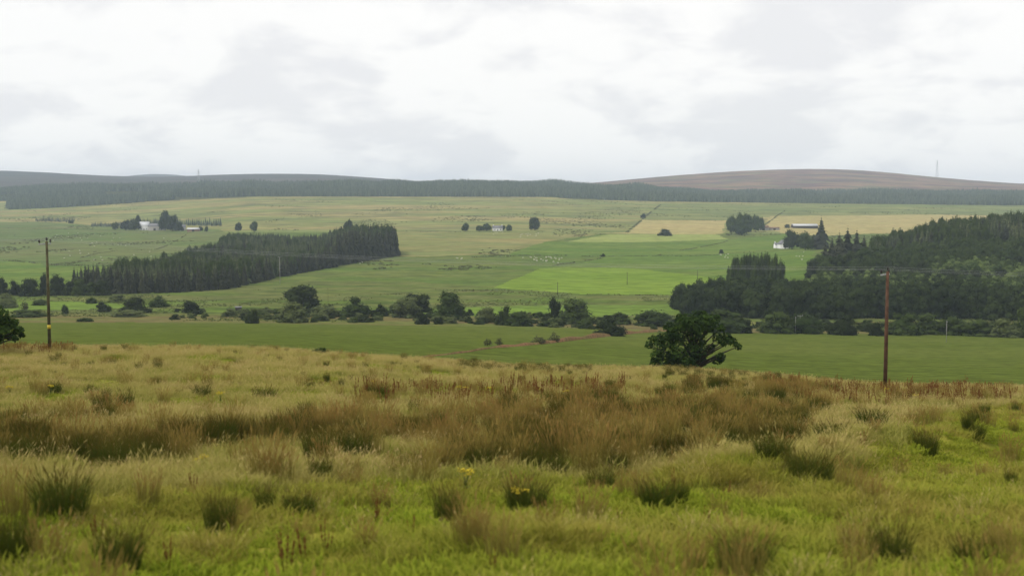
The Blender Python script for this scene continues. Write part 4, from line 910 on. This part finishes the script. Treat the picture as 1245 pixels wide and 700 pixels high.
def dock_mesh(seed):
    rng = random.Random(seed); mb = MB(); nst = rng.randint(3, 6)
    for k in range(nst):
        a = rng.uniform(0, 6.28); r_ = rng.uniform(0, .12); h = rng.uniform(.55, .95); lx, ly = math.cos(a) * .12, math.sin(a) * .12
        p = lambda t: (math.cos(a) * r_ + lx * t, math.sin(a) * r_ + ly * t, h * t - .03)
        mb.tube([p(0), p(.5), p(1)], [.008, .007, .003], 4)
        for j in range(22):
            t = rng.uniform(.42, 1.0); q = p(t); s = rng.uniform(.02, .045) * (1.25 - t * .6); b = rng.uniform(0, 6.28)
            mb.poly([(q[0], q[1], q[2] - s), (q[0] + math.cos(b) * s, q[1] + math.sin(b) * s, q[2]), (q[0], q[1], q[2] + s), (q[0] - math.cos(b) * s, q[1] - math.sin(b) * s, q[2] + s * .2)])
    me = mb.mesh('dock', dock_m); z = np.array([v[2] for v in mb.v]); me.attributes.new('h', 'FLOAT', 'POINT').data.foreach_set('value', np.clip(z / .9, 0, 1).astype(np.float32)); return me
DOCKM = [dock_mesh(k) for k in range(4)]; DOCK = [obj('stock', m, link=False) for m in DOCKM]

def near_points(n_per_m2, y0, y1, seed, wid=0.50):
    rng = np.random.default_rng(seed); area = wid * ((y1 + 16) ** 2 - (y0 + 16) ** 2); n = int(area * n_per_m2)
    Y = np.sqrt(rng.uniform((y0 + 16) ** 2, (y1 + 16) ** 2, n)) - 16; X = rng.uniform(-1, 1, n) * wid * (Y + 16); Z = H(X, Y); px, py = proj(X, Y, Z)
    return X, Y, Z, px, py, rng
def put(name, parts, protos, label, cat, tilt=.06, smin=.8, smax=1.25):
    P_ = np.concatenate([p for p, s in parts]); S = np.concatenate([s for p, s in parts]); rng = np.random.default_rng(len(P_)); n = len(P_)
    rot = np.stack([rng.normal(size=n) * tilt, rng.normal(size=n) * tilt, rng.uniform(0, 6.28, n)], 1); s = S * rng.uniform(smin, smax, n)
    scatter(name, P_, rot, np.stack([s, s, s * rng.uniform(.85, 1.15, n)], 1), rng.integers(0, len(protos), n), protos, label, cat)
BAND = [(-400, 512), (0, 514), (150, 510), (330, 522), (430, 520), (520, 510), (600, 498), (700, 486), (800, 480), (920, 474), (990, 482), (985, 508), (930, 532), (820, 568), (700, 588), (560, 592), (430, 596), (330, 596), (200, 600), (100, 594), (0, 610), (-400, 610)]
GREEN = [(-500, 640), (60, 625), (300, 600), (480, 585), (640, 600), (800, 590), (950, 560), (1060, 530), (1150, 505), (1245, 488), (1700, 480), (1700, 1500), (-500, 1500)]
turf, moss, rough, straw, rush, brush, dock = [], [], [], [], [], [], []
for d, y0, y1, sd_ in ((13, 7, 28, 1), (9, 28, 58, 2), (6.5, 58, 122, 3)):
    X, Y, Z, px, py, rng = near_points(d, y0, y1, sd_); n = len(X); P_ = np.stack([X, Y, Z], 1)
    wv = fbm(X / 4.5, Y / 4.5, 91, 3); wv2 = fbm(X / 4.5, Y / 4.5, 95, 3); qx, qy = px + wv2 * 70, py + wv * 26 * np.clip(40 / Y, .4, 1.6)
    g = inpoly(qx, qy, GREEN); bnd = inpoly(qx, qy, BAND); nz = fbm(X / 3.2, Y / 3.2, 61, 3); nz2 = fbm(X / 9, Y / 6, 67, 3); u = rng.uniform(size=n)
    km = (nz > np.where(g, -.12, .16) - .45 * (u - .5)); turf.append((P_[~km & ~g], np.ones((~km & ~g).sum()))); kq = ~km & g; rough.append((P_[kq], np.ones(kq.sum()))); moss.append((P_[km], np.ones(km.sum()) * 1.1))
    ks = (u < np.where(g, .05, np.where(bnd, .20, .36)) * (1 + 1.3 * nz2)) & ~(nz > np.where(g, 0.05, .2)); straw.append((P_[ks] + [.13, .09, 0], np.where(g[ks], .7, 1.0)))
    u2 = rng.uniform(size=n); dens = np.clip((nz2 + nz * .6 + .30) * 1.5, .04, 1) * .30 * (9 / d) * np.interp(px, [0, 350, 500, 1000], [1.5, 1.3, .8, .7])
    kb = bnd & (u2 < dens); brush.append((P_[kb], np.ones(kb.sum())))
    u3 = rng.uniform(size=n); kr = bnd & (u3 < np.clip(nz * 1.6 + .12, 0, 1) * .42 * (9 / d) * np.interp(px, [0, 350, 500], [1.8, 1.5, 1])); rush.append((P_[kr], np.full(kr.sum(), .85)))
    ke_ = (~bnd) & (u2 > 1 - .0035 * (13 / d)); rush.append((P_[ke_], rng.uniform(.3, .75, ke_.sum())))
    kd_ = (~bnd) & (u3 > 1 - .007 * (13 / d) * np.where(g, 2.2, 1)); brush.append((P_[kd_], np.full(kd_.sum(), .75)))
    fr = inpoly(px, py, [(555, 452), (560, 440), (640, 446), (730, 448), (715, 456)]) | inpoly(px, py, [(800, 450), (830, 446), (960, 459), (965, 468), (820, 464)])
    kf = fr & (u2 < .12 * (1 + nz2 * 1.5)); rush.append((P_[kf], np.full(kf.sum(), .6)))
    fd = inpoly(px, py, [(930, 462), (1060, 474), (1230, 472), (1235, 492), (1080, 495), (930, 490)]) | inpoly(px, py, [(0, 424), (90, 424), (92, 432), (0, 432)]) | inpoly(px, py, [(430, 478), (760, 466), (760, 490), (430, 500)])
    kk = fd & (u3 < .085); dock.append((P_[kk], np.full(kk.sum(), 1.0)))
    fb = fd & (u2 > .86); brush.append((P_[fb], np.full(fb.sum(), .7)))
put('hillside_grass', turf, TURF, 'green and straw coloured grass covering the rough hillside', 'grass', .12)
put('rough_grass', rough, ROUGH, 'dull olive rough grass between the bright turf patches of the lower hillside', 'grass', .12)
put('turf_grass', moss, MOSS, 'short bright green turf on the lower hillside', 'grass', .12)
put('seeding_grass', straw, STRAW, 'thin straw coloured seeding grass over the hillside', 'grass')
put('rush_vegetation', rush, RUSH, 'dark green rushes growing through the brown band and along the crest', 'rushes', .05, .6, 1.2)
put('brown_vegetation', brush, BRUSH, 'broad band of reddish brown rushes across the hillside', 'rushes', .06, .45, 1.35)
put('dock_weeds', dock, DOCK, 'rust red dock stalks along the hillside crest', 'docks', .08, .7, 1.2)
# tussocks on the valley floor
X, Y = np.random.default_rng(4).uniform(-330, 330, 30000), np.random.default_rng(5).uniform(425, 700, 30000); Z = H(X, Y); px, py = proj(X, Y, Z)
ed = np.interp(px, [-3000, 330, 560, 720, 860, 1245, 4000], [389, 390.5, 393.5, 399.5, 402, 406.5, 410])
k = (py < ed) & (py > 352) & (np.abs(px - CX) < 720) & (fbm(X / 22, Y / 30, 71, 3) > -.02) & (fbm(X / 60, Y / 40, 73, 2) > -.3) & ~inpoly(px, py, REG[5][3]) & ~inpoly(px, py, REG[4][3]) & ~inpoly(px, py, REG[-2][3])
put('tussock_grass', [(np.stack([X, Y, Z], 1)[k], np.full(k.sum(), .5))], TUSS, 'scattered rush tussocks on the rough valley meadow', 'grass', .05, .8, 1.5)

# rush patches over the hill pastures
hill_m = blade_mat('hill rush blades', (0.080, 0.095, 0.034), (0.115, 0.125, 0.045), (0.17, 0.15, 0.065), (0.10, 0.11, 0.04), patch=60, pamt=.7)
HILL = [obj('stock', blade_mesh('hill_rush', hill_m, 90 + k, 26, .9, .3, .8, .12, .5, .2), link=False) for k in range(4)]
rng = np.random.default_rng(14); n = 60000; Y = rng.uniform(650 ** .5, 2500 ** .5, n) ** 2; X = rng.uniform(-.47, .47, n) * Y; Z = H(X, Y); px, py = proj(X, Y, Z)
k = (fbm(X / 70, Y / 110, 501, 3) + .35 * fbm(X / 14, Y / 22, 503, 2) > .30)
for nm_, lb_, mt_, P_r, yy_ in REG:
    if mt_ in ('bright', 'lime', 'tan', 'strip', 'green'): k &= ~(inpoly(px, py, P_r) & (Y > yy_[0]) & (Y < yy_[1]))
for W_ in (WOOD, FRONT, YOUNG, MIDW, CON): k &= ~(inpoly(px, py, W_) & (Y < 1300))
put('hill_vegetation', [(np.stack([X, Y, Z], 1)[k], np.full(k.sum(), 1.0))], HILL, 'dark rush patches scattered over the pale hill pastures', 'rushes', .05, .7, 1.5)

# single rush clumps, docks and flowering weeds
CL = [(75, 630, 78, 64), (145, 696, 64, 66), (245, 483, 26, 17), (322, 488, 30, 19), (66, 477, 20, 14), (190, 468, 12, 11), (377, 477, 14, 17), (460, 484, 34, 18), (545, 642, 40, 58), (640, 622, 58, 44), (1082, 690, 56, 62),
      (1186, 695, 60, 50), (1125, 553, 34, 34), (268, 650, 44, 56), (365, 624, 44, 30), (905, 694, 80, 52), (1190, 516, 28, 20), (985, 590, 64, 48), (18, 694, 60, 90), (800, 618, 50, 40), (1010, 540, 50, 30), (1060, 520, 40, 26), (730, 600, 40, 36), (430, 560, 50, 44), (840, 520, 60, 36), (940, 560, 50, 36)]
for i, (x, b, wd, ht) in enumerate(CL):
    p = at(x, b, 6); s = dist_scale(p); h = ht * s; rr = min(wd * s, h * 1.6)
    o = obj('rush_clump', RUSHM[i % 4], loc=p); o.scale = (rr / .72, rr / .72, h / .88); o.rotation_euler = (0, 0, i * 1.7)
    lab = {18: 'tallest and broadest rush clump at the foot of the hillside', 75: 'wide dense rush clump just below the end of the brown band', 1125: 'dark rush clump on the bright turf below the brown pole'}.get(x) or ('small dark rush tuft alone in the straw coloured grass' if b < 490 else ('dense dark green rush clump in the bright turf at the foot of the hillside' if b > 585 else 'dark rush clump standing in or beside the brown rush band'))
    tag(o, lab, 'rushes', 'small rush tufts' if b < 490 else ('rush clumps in the turf' if b > 585 else 'rush clumps by the brown band'))
for i, (x, b, ht) in enumerate([(205, 690, 38), (348, 696, 66), (372, 690, 58), (395, 676, 48), (600, 697, 30), (703, 628, 36), (456, 640, 44), (885, 610, 26), (860, 640, 26), (120, 660, 40), (500, 655, 34), (820, 598, 30), (1050, 545, 24), (235, 600, 34), (755, 640, 28), (455, 482, 20), (645, 478, 14), (618, 470, 13)]):
    p = at(x, b, 6); s = dist_scale(p); o = obj('dock_plant', DOCKM[i % 4], loc=p); h = ht * s; o.scale = (h, h, h / .85); o.rotation_euler = (0, 0, i * 2.1)
    tag(o, 'rust red dock plant with tall seed stalks in the turf' if b > 500 else 'small rust red dock plant among straw coloured grass', 'dock', 'docks in the turf' if b > 500 else 'docks in the straw grass')
def ragwort(p, h, seed, label, group):
    rng = random.Random(seed); e = empty('ragwort_plant', p); tag(e, label, 'wildflower', group); mb = MB()
    tips = []
    for k in range(6):
        a = k * 1.05 + rng.uniform(-.3, .3); r_ = h * rng.uniform(.12, .3); t = (math.cos(a) * r_, math.sin(a) * r_, h * rng.uniform(.8, 1)); mb.tube([(0, 0, -.03), (t[0] * .3, t[1] * .3, h * .55), t], [.007, .005, .003], 4); tips.append(t)
        mb.poly([(0, 0, h * .25), (math.cos(a) * .06, math.sin(a) * .06 + .02, h * .3), (math.cos(a) * .15, math.sin(a) * .15, h * .32), (math.cos(a) * .06, math.sin(a) * .06 - .02, h * .28)])
    me = mb.mesh('stem', stem_m); me.attributes.new('h', 'FLOAT', 'POINT').data.foreach_set('value', np.clip(np.array([v[2] for v in mb.v]) / h, 0, 1).astype(np.float32)); obj('stem', me, e)
    for t in tips:
        mb = MB()
        for j in range(7):
            c = (t[0] + rng.uniform(-.07, .07), t[1] + rng.uniform(-.07, .07), t[2] + rng.uniform(-.02, .03)); r_ = rng.uniform(.018, .03)
            mb.faces([(c[0] + math.cos(q * 1.047) * r_, c[1] + math.sin(q * 1.047) * r_, c[2]) for q in range(6)] + [(c[0], c[1], c[2] + r_ * .6), (c[0], c[1], c[2] - r_ * .5)], [(q, (q + 1) % 6, 6) for q in range(6)] + [((q + 1) % 6, q, 7) for q in range(6)])
        mb.build('flower_head', flower_m, e)
for i, (x, b, ht) in enumerate([(689, 486, 12), (655, 483, 11), (557, 481, 12), (566, 481, 11), (1113, 489, 10), (1078, 481, 9), (630, 625, 16), (245, 578, 13), (12, 481, 8), (62, 480, 8), (566, 600, 16), (595, 482, 9), (455, 474, 8), (268, 490, 8)]):
    p = at(x, b, 6); s = dist_scale(p); near_ = b > 560
    ragwort(p, max(.45, ht * s), i, 'yellow flowered ragwort close to the foot of the hillside' if near_ else 'yellow flowered ragwort in the straw coloured grass', 'ragwort in the turf' if near_ else 'ragwort in the straw grass')
# crest bush
p = at(388, 431, 60); K['mid'].place('bush', p, 1.6, .75, 'small green bramble on the hillside crest above the crop field', 'bush', None, seed=77)

# ------------------------------------------------------------------ the air
hm = bpy.data.materials.new('haze'); hm.use_nodes = True; t = hm.node_tree; t.nodes.clear()
pv = N(t, 'ShaderNodeVolumePrincipled'); pv.inputs['Color'].default_value = (0.70, 0.83, 1.0, 1); pv.inputs['Density'].default_value = 1.0e-4; pv.inputs['Anisotropy'].default_value = 0.0
ou = N(t, 'ShaderNodeOutputMaterial'); L(t, pv.outputs[0], ou.inputs['Volume'])
mb = MB(); mb.box(-7200, 7200, -40, 9100, float(GZ.min()) - 3, float(GZ.max()) + 12); o = mb.build('haze', hm); tag(o, 'pale blue air thickening towards the far hills', 'haze', kind='stuff')
